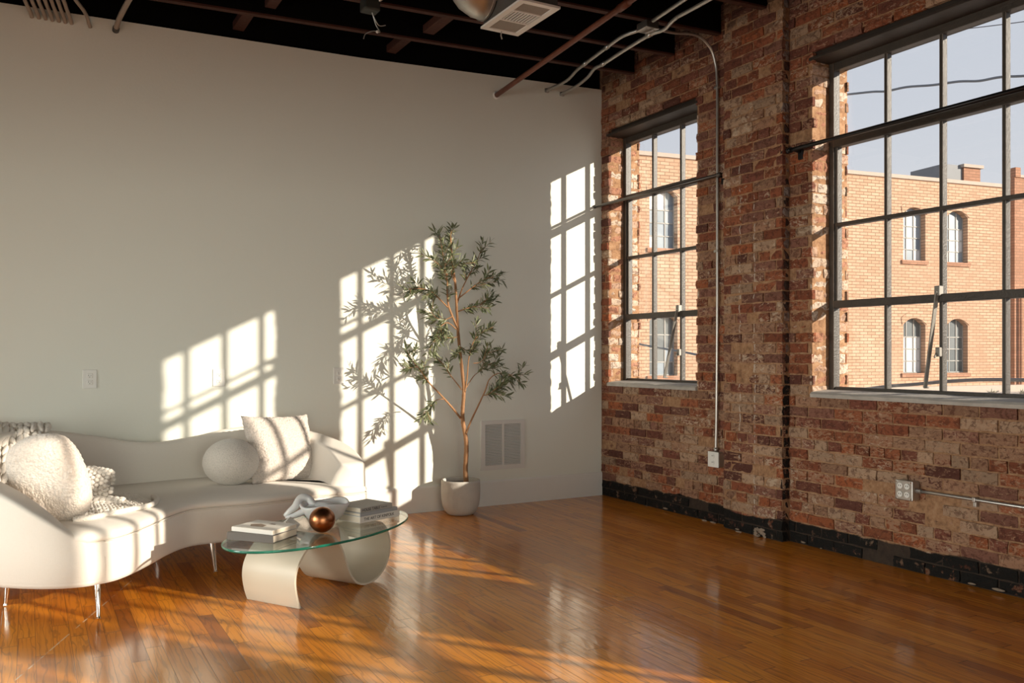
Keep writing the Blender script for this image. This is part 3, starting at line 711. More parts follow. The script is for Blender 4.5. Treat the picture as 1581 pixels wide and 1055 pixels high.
# round spiral elbow that feeds the drop from the left
root = empty('spiral_duct', (-2.13, -1.745, 3.56), 'round galvanised duct elbow cut off by the top edge left of the diffuser', 'duct')
el_ = catmull([V((-2.024, -1.745, 3.272)), V((-2.06, -1.745, 3.274)), V((-2.10, -1.745, 3.295)), V((-2.125, -1.745, 3.34)), V((-2.13, -1.745, 3.42)), V((-2.13, -1.745, zj(-2.2) + 0.13))], 5)
bm = bmesh.new(); tube(bm, el_, [0.140 + (0.003 if k % 4 == 1 else 0) for k in range(len(el_))], 36); obj('duct_wall', bm, M['galv'], root, autosmooth=50)
bm = bmesh.new(); tube(bm, [el_[1], el_[1] + V((-0.012, 0, 0.0))], 0.147, 36); obj('clamp_band', bm, M['galv'], root, autosmooth=50)

# electrical box with loose wires
p = WY(572, 16, -1.0)
root = empty('ceiling_electrical_box', p, 'small dark electrical box with loose wires hanging from a joist', 'electrical box')
bm = bmesh.new(); box(bm, (p.x - 0.055, p.y - 0.05, p.z - 0.012), (p.x + 0.05, p.y + 0.05, zj(p.x) + 0.012), 0.012); obj('box', bm, pmat('dull_green_grey_box', (0.05, 0.055, 0.05), 0.5, metal=0.4), root)
bm = bmesh.new(); tube(bm, [p + V((0.0, 0.02, 0.0)), p + V((0.045, -0.05, 0.055)), p + V((0.10, -0.14, 0.09))], 0.008, 8); obj('arm', bm, M['galv'], root, True)
bm = bmesh.new(); tube(bm, catmull([p + V((0.01, 0, -0.01)), p + V((0.035, 0, -0.06)), p + V((0.06, 0, -0.085)), p + V((0.10, 0.0, -0.075))]), 0.003, 6)
tube(bm, catmull([p + V((0.01, 0, -0.01)), p + V((0.04, 0.01, -0.08)), p + V((0.062, 0.0, -0.125)), p + V((0.02, 0, -0.125)), p + V((-0.03, 0, -0.15)), p + V((-0.045, 0, -0.185))]), 0.003, 6); obj('wires', bm, M['galv'], root, True)
bm = bmesh.new(); ico(bm, p + V((0.045, 0, -0.125)), 0.011, 1); obj('wire_nut', bm, M['plastic'], root)

# curtain rods across the windows
def rod(s0, s1, x, z, r, mat, label):
    root = empty('curtain_rod', (x, -s0, z), label, 'curtain rod', 'curtain rods')
    bm = bmesh.new(); tube(bm, [(x, -s0, z), (x, -s1, z)], r, 14); obj('rod', bm, M[mat], root, True)
    for s_ in ((s0 + 0.02, s1 - 0.02) if s0 > 1 else (s1 - 0.03,)):
        bm = bmesh.new(); tube(bm, [(x, -s_, z), (0.0, -s_, z - 0.004)], r * 0.75, 10); box(bm, (-0.012, -s_ - 0.02, z - 0.055), (0.004, -s_ + 0.02, z + 0.03), 0.006); obj('bracket', bm, M['rod'], root)
    for s_ in (s0, s1):
        bm = bmesh.new(); tube(bm, [(x, -s_ - 0.014, z), (x, -s_ + 0.014, z)], r * 1.35, 14); obj('finial', bm, M[mat], root, True)
rod(0.001, 1.535, -0.075, 2.475, 0.0115, 'rod_grey', 'thin grey curtain rod across the far window')
rod(2.19, 3.965, -0.082, 2.512, 0.0135, 'rod', 'black curtain rod across the large near window')
rod(4.03, 5.70, -0.082, 2.512, 0.0135, 'rod', 'black curtain rod across the next window along, outside the picture')

# ================================================================ FURNITURE
# ---- the curved sofa
path = [(-4.005, -1.742, 0.285, 0.02), (-4.11, -1.765, 0.375, 0.05), (-4.25, -1.725, 0.47, 0.095), (-4.42, -1.60, 0.575, 0.125), (-4.62, -1.38, 0.67, 0.135), (-4.73, -1.05, 0.735, 0.145),
        (-4.70, -0.68, 0.765, 0.15), (-4.50, -0.38, 0.775, 0.15), (-4.22, -0.24, 0.758, 0.15), (-3.95, -0.175, 0.706, 0.14), (-3.66, -0.155, 0.650, 0.11), (-3.38, -0.125, 0.672, 0.095),
        (-3.12, -0.115, 0.718, 0.10), (-2.86, -0.15, 0.722, 0.13), (-2.66, -0.33, 0.70, 0.165), (-2.53, -0.53, 0.655, 0.17), (-2.475, -0.75, 0.605, 0.17), (-2.475, -0.95, 0.545, 0.165)]
front = [(-2.485, -1.0), (-2.60, -1.035), (-2.78, -1.03), (-3.0, -1.075), (-3.22, -1.115), (-3.40, -1.105), (-3.54, -1.13), (-3.66, -1.27), (-3.76, -1.44), (-3.86, -1.60), (-3.94, -1.70)]
sp = catmull([V((p[0], p[1], p[2])) for p in path], 7)
th = [q.x for q in catmull([V((p[3], 0, 0)) for p in path], 7)]
sofa = empty('curved_sofa', (-3.5, -0.8, 0.0), 'ivory upholstered curved sofa on slim chrome legs against the white wall', 'sofa')
out2 = [V((p.x, p.y, 0)) for p in sp] + [V((p.x, p.y, 0)) for p in catmull([V((a, b, 0)) for a, b in [path[-1][:2]] + front + [path[0][:2]]], 6)[1:-1]]
def normals2(P):
    n = len(P); out = []
    for i in range(n):
        t = P[(i + 1) % n] - P[i - 1]; out.append(V((t.y, -t.x, 0)).normalized())
    return out
area = sum(a.x * b.y - b.x * a.y for a, b in zip(out2, out2[1:] + out2[:1]))
sgn = 1 if area > 0 else -1
def inset(P, d):
    N = normals2(P); Q = [p - n * d * sgn for p, n in zip(P, N)]
    for _ in range(3 if d > 0.02 else 0): Q = [(Q[i - 1] + Q[i] * 2 + Q[(i + 1) % len(Q)]) / 4 for i in range(len(Q))]
    return Q
def zlev(P, z): return [V((p.x, p.y, z)) for p in P]
bm = bmesh.new()
ring_loft(bm, [zlev(inset(out2, 0.05), 0.150), zlev(inset(out2, 0.012), 0.155), zlev(inset(out2, 0.0), 0.172), zlev(inset(out2, -0.004), 0.25), zlev(inset(out2, 0.0), 0.340), zlev(inset(out2, 0.010), 0.352)])
obj('base', bm, M['linen'], sofa, autosmooth=55)
bm = bmesh.new(); lv = [(0.012, 0.353), (0.001, 0.361), (-0.004, 0.372), (0.002, 0.386), (0.018, 0.398), (0.045, 0.406), (0.085, 0.411), (0.14, 0.414)]
ring_loft(bm, [zlev(inset(out2, d), z) for d, z in lv]); obj('seat_cushion', bm, M['linen'], sofa, True)
bm = bmesh.new(); fo = catmull([V((a, b, 0.3535)) for a, b in [path[-1][:2]] + front + [path[0][:2]]], 6)
N_ = [p + V((0, -0.002, 0)) for p in fo]; tube(bm, N_, 0.0035, 6); obj('piping', bm, M['linen'], sofa, True)
bm = bmesh.new(); rings = []
np_ = len(sp)
for i, p in enumerate(sp):
    a = sp[max(i - 1, 0)]; b = sp[min(i + 1, np_ - 1)]; t = V((b.x - a.x, b.y - a.y, 0)).normalized(); n = V((t.y, -t.x, 0)) * sgn
    h = p.z; T = th[i]; z0 = 0.165; zi = min(0.385, h - 0.02); base = V((p.x, p.y, 0))
    def q(o, z): return base + n * o + V((0, 0, z))
    r = min(0.024, T * 0.42); rr = []
    rr.append(q(-0.01, z0)); rr.append(q(0.004, z0 + 0.02)); rr.append(q(0.008, (z0 + h) / 2)); rr.append(q(0.003, h - r * 0.9))
    for k in range(1, 6):
        an = PI / 2 * k / 5; rr.append(q(0.003 - r * (1 - math.cos(an)), h - r * 0.9 * (1 - math.sin(an))))
    for k in range(1, 6):
        an = PI / 2 * k / 5; rr.append(q(-(T - r) + 0.0 - r * math.sin(an), h - r * 0.9 * (1 - math.cos(an))))
    lean = 0.07 * min(1, T / 0.15)
    rr.append(q(-T - lean * 0.35, (h * 0.62 + zi * 0.38))); rr.append(q(-T - lean * 0.8, zi * 0.75 + h * 0.25)); rr.append(q(-T - lean, zi)); rr.append(q(-T * 0.6, z0))
    rings.append(rr)
# round off the free end of the right arm
last = rings[-1]; t = V((sp[-1].x - sp[-3].x, sp[-1].y - sp[-3].y, 0)).normalized(); cen = sum(last, V((0, 0, 0))) / len(last)
for k in (1, 2, 3, 4):
    an = PI / 2 * k / 4.4; f = math.cos(an)
    rings.append([V((cen.x + (p.x - cen.x) * f, cen.y + (p.y - cen.y) * f, p.z if p.z < 0.3 else p.z - 0.05 * (1 - f))) + t * 0.055 * math.sin(an) for p in last])
ring_loft(bm, rings); obj('backrest', bm, M['linen'], sofa, True)
for fx, fy, tx, ty in ((-4.036, -1.762, -4.035, -1.69), (-4.412, -1.292, -4.40, -1.30), (-3.407, -1.147, -3.41, -1.06), (-2.60, -0.93, -2.62, -0.90), (-2.72, -0.42, -2.74, -0.45), (-4.45, -0.55, -4.42, -0.6), (-3.62, -0.40, -3.62, -0.44)):
    bm = bmesh.new(); tube(bm, [(tx, ty, 0.158), (tx, ty, 0.145), (fx + (tx - fx) * 0.1, fy + (ty - fy) * 0.1, 0.008)], [0.017, 0.0165, 0.008], 14)
    tube(bm, [(fx + (tx - fx) * 0.1, fy + (ty - fy) * 0.1, 0.009), (fx, fy, 0.0)], [0.009, 0.012], 14); obj('leg', bm, M['chrome'], sofa, autosmooth=40)

# ---- cushions
def cushion(name, w, h, t, mat, root_loc, rot, label, sup=4.0, pull=0.05, res=56, amp=0.006, freq=60, cat='cushion', group='cushions on the sofa'):
    """a stuffed cushion: two domed faces meeting in a soft edge; rot is a matrix taking x=width, y=thickness, z=height"""
    bm = bmesh.new(); grid = {}
    for side in (1, -1):
        for i in range(res + 1):
            for j in range(res + 1):
                u = -1 + 2 * i / res; v = -1 + 2 * j / res
                edge = i in (0, res) or j in (0, res)
                if side == -1 and edge: grid[(side, i, j)] = grid[(1, i, j)]; continue
                uu, vv = u, v
                if sup < 3:   # rounded outline
                    uu = u * math.sqrt(max(0, 1 - v * v / 2)); vv = v * math.sqrt(max(0, 1 - u * u / 2)); mixf = 0.72
                    uu = u * (1 - mixf) + uu * mixf; vv = v * (1 - mixf) + vv * mixf
                    d = (max(0, 1 - u ** 4) * max(0, 1 - v ** 4)) ** 0.42
                else:
                    uu = u * (1 - pull * (1 - v * v)); vv = v * (1 - pull * (1 - u * u))
                    d = (max(0, 1 - abs(u) ** 2.6) * max(0, 1 - abs(v) ** 2.6)) ** 0.5
                p = V((uu * w / 2, side * d * t / 2, vv * h / 2))
                if amp:
                    q = p * freq; dn = noise.noise(q + V((side * 9.1, 0, 0))) + 0.5 * noise.noise(q * 2.1)
                    nrm = V((uu * (1 - d), side * (0.25 + d), vv * (1 - d))).normalized(); p += nrm * dn * amp
                grid[(side, i, j)] = bm.verts.new(V(root_loc) + rot @ p)
    for side in (1, -1):
        for i in range(res):
            for j in range(res):
                f = [grid[(side, i, j)], grid[(side, i + 1, j)], grid[(side, i + 1, j + 1)], grid[(side, i, j + 1)]]
                bm.faces.new(f if side == -1 else f[::-1])
    o = obj(name, bm, mat, None, True); return tag(o, label, cat, group)
def basis(normal, tilt_up=(0, 0, 1), roll=0.0):
    y = V(normal).normalized(); z = V(tilt_up); z = (z - y * z.dot(y)).normalized(); x = y.cross(z)
    m = Matrix((x, y, z)).transposed()
    return m @ Matrix.Rotation(roll, 3, 'Y')
cushion('boucle_cushion', 0.385, 0.46, 0.15, M['boucle'], WY(76, 741, -1.40), basis((-0.58, -0.78, -0.20), roll=0.22), 'large cream boucle cushion propped on the left arm over the knitted throw', sup=2.0, amp=0.005, freq=75)
cushion('square_cushion', 0.475, 0.445, 0.17, M['boucle_pink'], (-2.905, -0.585, 0.612), basis((0.26, -0.88, 0.36), roll=-0.03), 'blush square boucle cushion leaning on the back of the sofa in the sun', sup=4.0, pull=0.07, amp=0.006, freq=85)
bm = bmesh.new(); bc = V((-3.226, -0.655, 0.41 + 0.142)); vs = ico(bm, (0, 0, 0), 1.0, 5)
for v in vs:
    n = v.co.normalized(); s = 1 + 0.010 * noise.noise(n * 30) - 0.012 * max(0, 0.12 - abs(n.y * 0.8 + n.x * 0.3)) * 4
    v.co = bc + V((n.x * 0.168 * s, n.y * 0.160 * s, n.z * 0.143 * s))
tag(obj('ball_cushion', bm, M['ball_knit'], None, True), 'round ivory ball cushion standing on the seat beside the blush square one', 'cushion', 'cushions on the sofa')

# ---- chunky knitted throw
throw = empty('knitted_throw', (-4.1, -1.0, 0.42), 'chunky cream knitted throw draped over the sofa back and spilling onto the seat', 'throw')
def knit(name, fn, nu, nv, r, label=None):
    """rows of fat V stitches on the surface fn(u, v) -> (point, normal)"""
    bm = bmesh.new()
    for i in range(nu):
        for j in range(nv):
            for sd in (-1, 1):
                u = (i + 0.5 + sd * 0.25) / nu; v = (j + 0.5) / nv
                p, n = fn(u, v); p2, _ = fn(min(1, u - sd * 0.14 / nu), min(1.0, v + 0.6 / nv)); p1, _ = fn(u + sd * 0.10 / nu, max(0, v - 0.45 / nv))
                d = (p2 - p1); L = max(d.length, r * 1.6); d.normalize(); n = (n - d * n.dot(d)).normalized(); x = d.cross(n)
                m = Matrix((x, n, d)).transposed()
                ico(bm, p + n * r * 0.5 + V((random.uniform(-1, 1), random.uniform(-1, 1), random.uniform(-1, 1))) * r * 0.12, 1.0, 2, (r * random.uniform(0.85, 1.1), r * 0.9, L * 0.62), m)
    return obj(name, bm, M['wool'], throw, True)
def bobbles(name, fn, nu, nv, r):
    """a field of round stitches, alternate rows offset"""
    bm = bmesh.new()
    for j in range(nv):
        for i in range(nu):
            p, n = fn((i + (0.75 if j % 2 else 0.25)) / nu, (j + 0.5) / nv)
            ico(bm, p + n * r * 0.35 + V((random.uniform(-1, 1), random.uniform(-1, 1), random.uniform(-1, 1))) * r * 0.15, r * random.uniform(0.85, 1.12), 2, (1.05, 1.05, 0.92))
    return obj(name, bm, M['wool'], throw, True)
def quadfn(a, b, c, d, wav=0.0):
    a, b, c, d = map(V, (a, b, c, d))
    def f(u, v):
        p = (a * (1 - u) + b * u) * (1 - v) + (d * (1 - u) + c * u) * v
        return p + V((0, 0, wav * noise.noise(p * 9))), V((0, 0, 1))
    return f
zs = 0.418
knit('lower_fold', quadfn(WZ(118, 800, zs), WZ(238, 777, zs), WZ(208, 765, zs + 0.012), WZ(118, 768, zs + 0.02), 0.008), 11, 8, 0.0095)
bm = bmesh.new(); hem = [WZ(x, y, zs + 0.008) for x, y in ((112, 802), (140, 799), (170, 793), (200, 787), (225, 782), (240, 776), (242, 770), (236, 767))]
tube(bm, catmull(hem, 6), 0.014, 8, wob=0.08); obj('hem', bm, M['wool'], throw, True)
def lump(c, ax, ln, r):
    c = V(c); ax = V(ax).normalized(); s = ax.cross(V((0, 0, 1))).normalized(); up = s.cross(ax)
    def f(u, v):
        an = PI * 1.5 * (u - 0.5) * 1.0; n = up * math.cos(an) + s * math.sin(an); k = 1 - 0.5 * abs(v - 0.5) ** 2
        return c + ax * (v - 0.5) * ln + n * r * k, n
    return f
bobbles('rolled_fold', lump(WY(128, 740, -1.0) + V((0, 0, -0.02)), (0.92, -0.30, -0.10), 0.28, 0.078), 15, 13, 0.0135)
knit('middle_fold', lump(WY(140, 772, -1.08) + V((0, 0, -0.045)), (0.9, -0.25, -0.05), 0.33, 0.055), 8, 11, 0.0105)
def drape(u, v):   # over the top of the back at the far left
    k = v * 2.6; x = -4.62 + 0.42 * u; y0 = -0.34 - 0.10 * (1 - u)
    top = 0.80 - 0.05 * u * u + 0.012 * math.sin(7 * u + 1)
    if k < 0.7: return V((x, y0 + 0.16, 0.60 + 0.19 * k / 0.7)), V((0, 1, 0.2)).normalized()
    if k < 1.3:
        a = (k - 0.7) / 0.6; return V((x, y0 + 0.16 - 0.22 * a, top + 0.022 * math.sin(PI * a))), V((0, 0.5 - a, 1)).normalized()
    a = (k - 1.3) / 1.3; return V((x, y0 - 0.06 - 0.36 * a, top - 0.27 * a + 0.012 * math.sin(9 * u + 5 * a))), V((0, -0.75, 0.6)).normalized()
knit('draped_fold', drape, 6, 11, 0.0165)

# ---- glass coffee table on a curled ribbon
P0t = V((-3.186, -2.05, 0)); E2 = V((0.8515, 0.5243, 0)); E1 = V((0.5243, -0.8515, 0))
table = empty('coffee_table', P0t + E2 * 0.3 - E1 * 0.17, 'oval glass coffee table on a cream S-curved ribbon base', 'coffee table')
rb = [(0.004, 0.0), (-0.018, 0.06), (-0.030, 0.13), (-0.018, 0.19), (0.02, 0.245), (0.08, 0.290), (0.15, 0.3135), (0.205, 0.312), (0.262, 0.280), (0.305, 0.228), (0.338, 0.155), (0.372, 0.085), (0.42, 0.032), (0.485, 0.0065), (0.545, 0.006), (0.61, 0.024), (0.668, 0.068), (0.700, 0.13), (0.702, 0.195), (0.680, 0.255), (0.635, 0.3), (0.585, 0.3165)]
rc = catmull([V((a, b, 0)) for a, b in rb], 6); bm = bmesh.new(); T2 = 0.0055; prof_o, prof_i = [], []
for i, p in enumerate(rc):
    a = rc[max(i - 1, 0)]; b = rc[min(i + 1, len(rc) - 1)]; t = (b - a).normalized(); n = V((-t.y, t.x, 0))
    prof_o.append(p + n * T2); prof_i.append(p - n * T2)
def R3(p, e): return P0t + E2 * p.x + E1 * e + V((0, 0, max(p.y, 0.0005)))
rings = [[R3(o, 0.0), R3(i_, 0.0), R3(i_, -0.345), R3(o, -0.345)] for o, i_ in zip(prof_o, prof_i)]
ring_loft(bm, rings); obj('ribbon_base', bm, M['ribbon'], table, autosmooth=35)
zt0, zt1 = 0.3215, 0.3335; tc = P0t + E2 * 0.268 - E1 * 0.098; aa, bb = 0.588, 0.321; nE = 96
def el(k, s, z): an = 2 * PI * k / nE; return tc + E2 * (aa - s) * math.cos(an) + E1 * (bb - s) * math.sin(an) + V((0, 0, z))
bm = bmesh.new()
for z in (zt0, zt1):
    f = bm.faces.new([bm.verts.new(el(k, 0.0, z)) for k in range(nE)])
obj('glass_top', bm, M['table_glass'], table)
bm = bmesh.new(); R = [[bm.verts.new(el(k, s, z)) for k in range(nE)] for s, z in ((0.0, zt0), (-0.002, zt0 + 0.002), (-0.002, zt1 - 0.002), (0.0, zt1))]
for a, b in zip(R, R[1:]):
    for k in range(nE): bm.faces.new((a[k], a[(k + 1) % nE], b[(k + 1) % nE], b[k]))
o = obj('glass_rim', bm, M['glass_edge'], table, True); o['label'] = 'green polished edge of the glass'
ZT = zt1 + 0.0006

# ---- books
def book(c0, du, dv, L, Wd, z, t, cover, label, spine='u0', text=None, tsize=0.02, picture=False, toff=0.03):
    """c0: near corner; du: along the spine, dv: away from it"""
    c0 = V(c0); du = V(du).normalized(); dv = (V(dv) - du * V(dv).dot(du)).normalized()
    root = empty('book', (c0 + du * L / 2 + dv * Wd / 2 + V((0, 0, z))), label, 'book', 'books on the coffee table')
    m = Matrix.Translation(c0 + V((0, 0, z))) @ Matrix((du.to_4d(), dv.to_4d(), V((0, 0, 1, 0)), V((0, 0, 0, 1)))).transposed()
    m = Matrix(((du.x, dv.x, 0, c0.x), (du.y, dv.y, 0, c0.y), (0, 0, 1, z), (0, 0, 0, 1)))
    ct = 0.0026; bm = bmesh.new()
    box(bm, (0, 0, 0), (L, Wd, ct), 0.0006, mtx=m); box(bm, (0, 0, t - ct), (L, Wd, t), 0.0006, mtx=m); box(bm, (0, 0, ct * 0.5), (L, ct, t - ct * 0.5), 0.0006, mtx=m)
    cov = obj('cover', bm, cover, root)
    bm = bmesh.new(); box(bm, (0.004, ct, ct), (L - 0.004, Wd - 0.004, t - ct), mtx=m); obj('pages', bm, M['page'], root)
    if text:
        for s_, size, x_, z_ in text:
            cu = bpy.data.curves.new('lettering', 'FONT'); cu.body = s_; cu.size = size; cu.extrude = 0.0003; cu.align_y = 'CENTER'
            to = bpy.data.objects.new('tmp', cu); COL.objects.link(to); bpy.context.view_layer.update()
            me = bpy.data.meshes.new_from_object(to.evaluated_get(bpy.context.evaluated_depsgraph_get())); bpy.data.objects.remove(to)
            xs_ = [v.co.x for v in me.vertices]; w_ = max(xs_) - min(xs_); mn = min(xs_)
            for v in me.vertices:
                q = V((x_[0] + (v.co.x - mn) / w_ * (x_[1] - x_[0]), -0.0008 - v.co.z, z_ + v.co.y)); v.co = m @ q
            link('title', me, cov, M['ink'])
    if picture:
        bm = bmesh.new(); prev = None
        for pts in ([(0.10, 0.05), (0.17, 0.045), (0.20, 0.085), (0.16, 0.11), (0.11, 0.09)], [(0.08, 0.115), (0.12, 0.12), (0.115, 0.135), (0.085, 0.13)]):
            ring_loft(bm, [[m @ V((a, b, t + 0.0002)) for a, b in pts], [m @ V((a, b, t + 0.0007)) for a, b in pts]])
        obj('cover_picture', bm, pmat('brown_cover_picture', (0.25, 0.18, 0.13), 0.6, var=0.6, vscale=40), cov)
    return root
zb_ = ZT
# two on the left end: a dark one under a white one
nl_ = WZ(421.6, 839.6, zb_); fl_ = WZ(350.2, 833.5, zb_); dr_ = WZ(472.2, 827.4, zb_)
L1 = (fl_ - nl_).length; W1 = (dr_ - nl_).length
book(nl_, nl_ * 0 + (fl_ - nl_), dr_ - nl_, L1, W1 * 0.98, 0 + zb_ - nl_.z + nl_.z * 1, 0.036, M['book_dark'], 'dark grey book under the white one at the left end of the glass table')
zb2 = zb_ + 0.0362
n2 = WZ(420.5, 826.8, zb2); f2 = WZ(357.5, 820.0, zb2); d2 = WZ(469, 817, zb2)
book(n2, f2 - n2, d2 - n2, (f2 - n2).length, (d2 - n2).length, zb2, 0.021, M['book_white'], 'white book with a printed cover lying on top of the dark grey one', picture=True)
# three on the right end
n3 = WZ(556, 809, zb_); r3 = WZ(616.8, 804 - 7.2, zb_)
dU = (r3 - n3); dV = V((-dU.y, dU.x, 0)); L3 = dU.length
book(n3, dU, dV, L3, 0.215, zb_, 0.034, M['book_white'], 'bottom book of the right-hand stack, pale spine with large black capitals', text=[('THE ART OF KINFOLK', 0.022, (0.025, 0.24), 0.018)])
z4 = zb_ + 0.0343
n4 = n3 + dU.normalized() * 0.001 + V((0, 0, 0)); book(n4 + V((0, 0, 0)), dU, dV, L3 * 0.94, 0.21, z4, 0.018, M['book_blue'], 'thin blue-grey book in the middle of the right-hand stack')
z5 = z4 + 0.0183
book(n3 + dU.normalized() * 0.006 + dV.normalized() * 0.004, dU, dV, L3 * 0.80, 0.20, z5, 0.026, M['book_grey'], 'grey book on top of the right-hand stack with black spine lettering',
     text=[('HOUSE TABLE', 0.020, (0.012, 0.135), 0.013), ('A Journal', 0.008, (0.145, 0.185), 0.013)])
# an open pale leaflet behind the white book
q = [WZ(428, 817, zb_), WZ(453, 821, zb_), WZ(462, 811, zb_), WZ(436, 808, zb_)]
lf = empty('leaflet', q[0], 'small pale folded leaflet standing behind the white book', 'leaflet')
bm = bmesh.new(); cen = (q[0] + q[2]) / 2; u_ = (q[3] - q[0]).normalized(); w_ = V((-u_.y, u_.x, 0))
for sg in (1, -1):
    ring_loft(bm, [[cen + u_ * s - w_ * sg * 0.05 + V((0, 0, 0.0012)), cen + u_ * s + V((0, 0, 0.040)), cen + u_ * s + V((0, 0, 0.0415)), cen + u_ * s - w_ * sg * 0.0515 + V((0, 0, 0.0012))] for s in (-0.06, 0.06)])
obj('folded_card', bm, pmat('pale_card', (0.80, 0.74, 0.66), 0.7), lf)

# ---- copper sphere and the milky stone piece behind it
sc_ = WZ(496, 826, ZT); sr = 0.0635
bm = bmesh.new(); ico(bm, sc_ + V((0.02, 0.05, sr)), sr, 5); tag(obj('copper_sphere', bm, M['copper'], None, True), 'burnished copper ball on the middle of the glass table', 'ornament')
kc = WZ(500, 808, ZT); st = empty('stone_sculpture', kc, 'milky stone bowl with a looped handle behind the copper ball', 'ornament')
bc_ = V((kc.x + 0.01, kc.y + 0.02, ZT)); bm = bmesh.new(); n = 48; rings = []
for r, z in ((0.03, 0.0), (0.055, 0.006), (0.085, 0.035), (0.108, 0.078), (0.117, 0.098), (0.113, 0.106), (0.106, 0.102), (0.096, 0.082), (0.075, 0.045), (0.04, 0.022), (0.01, 0.018)):
    rg = []
    for k in range(n):
        a = 2 * PI * k / n; dip = 0.006 * math.cos(a - 0.6) * (z / 0.12) + 0.008 * math.sin(3 * a) * (z / 0.12)
        rg.append(bc_ + V((r * 1.12 * math.cos(a), r * 0.92 * math.sin(a), max(0.0, z + dip))))
    rings.append(rg)
ring_loft(bm, rings); obj('bowl', bm, M['stone'], st, True)
rt = V((_c, -_s, 0))      # runs left to right across the table top
def K(px, py, dpt=0.0):   # on the upright plane through the piece
    D = ray(px, py); nrm = V((_s, _c, 0)); b0 = kc + nrm * dpt; t_ = (b0 - CAM).dot(nrm) / D.dot(nrm); return CAM + D * t_
bm = bmesh.new(); lp = [K(440, 797, -0.03), K(447, 790, -0.03), K(456, 782, -0.02), K(462, 772, 0), K(468, 768.5, 0.01), K(476, 770, 0.02), K(482, 777, 0.02), K(487, 781, 0.02), K(500, 781, 0.03), K(512, 784, 0.04)]
tube(bm, catmull(lp, 6), [0.011 + 0.009 * min(1, k / 14) for k in range(9 * 6 + 1)], 14); obj('loop_handle', bm, M['stone'], st, True)
bm = bmesh.new(); lp = [K(441, 798, -0.03), K(452, 797, -0.03), K(465, 792, -0.02), K(476, 787, 0.0), K(484, 783, 0.02)]
tube(bm, catmull(lp, 6), [0.010 + 0.016 * k / 24 for k in range(25)], 14); obj('tail', bm, M['stone'], st, True)

# ---- potted olive tree
pc = V((-1.450, -0.215, 0)); tree = empty('potted_olive_tree', pc, 'slender olive tree in a round grey cement pot against the white wall', 'plant')
bm = bmesh.new()
lathe(bm, [(0.075, 0.0), (0.098, 0.004), (0.122, 0.03), (0.139, 0.07), (0.147, 0.12), (0.149, 0.18), (0.148, 0.245), (0.1475, 0.258), (0.141, 0.262), (0.134, 0.256), (0.132, 0.20), (0.12, 0.19)], pc, 56); obj('pot', bm, M['pot'], tree, autosmooth=60)
bm = bmesh.new(); vs = lathe(bm, [(0.02, 0.19), (0.134, 0.19), (0.134, 0.226), (0.09, 0.236), (0.03, 0.240), (0.004, 0.240)], pc, 32); obj('soil', bm, M['soil'], tree, True)
TY = -0.235
def A_(x, y): return (560 + x / 5.856, 345 + y / 5.856)
def B_(x, y): return (560 + x / 5.856, 510 + y / 5.856)
def br(pts, y0, y1):
    n = len(pts); return [WY(p[0], p[1], y0 + (y1 - y0) * k / (n - 1)) for k, p in enumerate(pts)]
rt_ = random.Random(21)
def leaf(bm, p, d, nrm, L, w):
    d = d.normalized(); s = d.cross(nrm).normalized(); n = s.cross(d)
    pr = [(0, 0.10), (0.22, 0.75), (0.5, 1.0), (0.78, 0.62), (1.0, 0.03)]; rows = []
    for t, k in pr:
        c = p + d * L * t - n * (L * 0.16 * t * t)
        rows.append((bm.verts.new(c + s * w * k * 0.5 + n * 0.0016 * k), bm.verts.new(c), bm.verts.new(c - s * w * k * 0.5 + n * 0.0016 * k)))
    for a, b in zip(rows, rows[1:]):
        bm.faces.new((a[0], a[1], b[1], b[0])); bm.faces.new((a[1], a[2], b[2], b[1]))
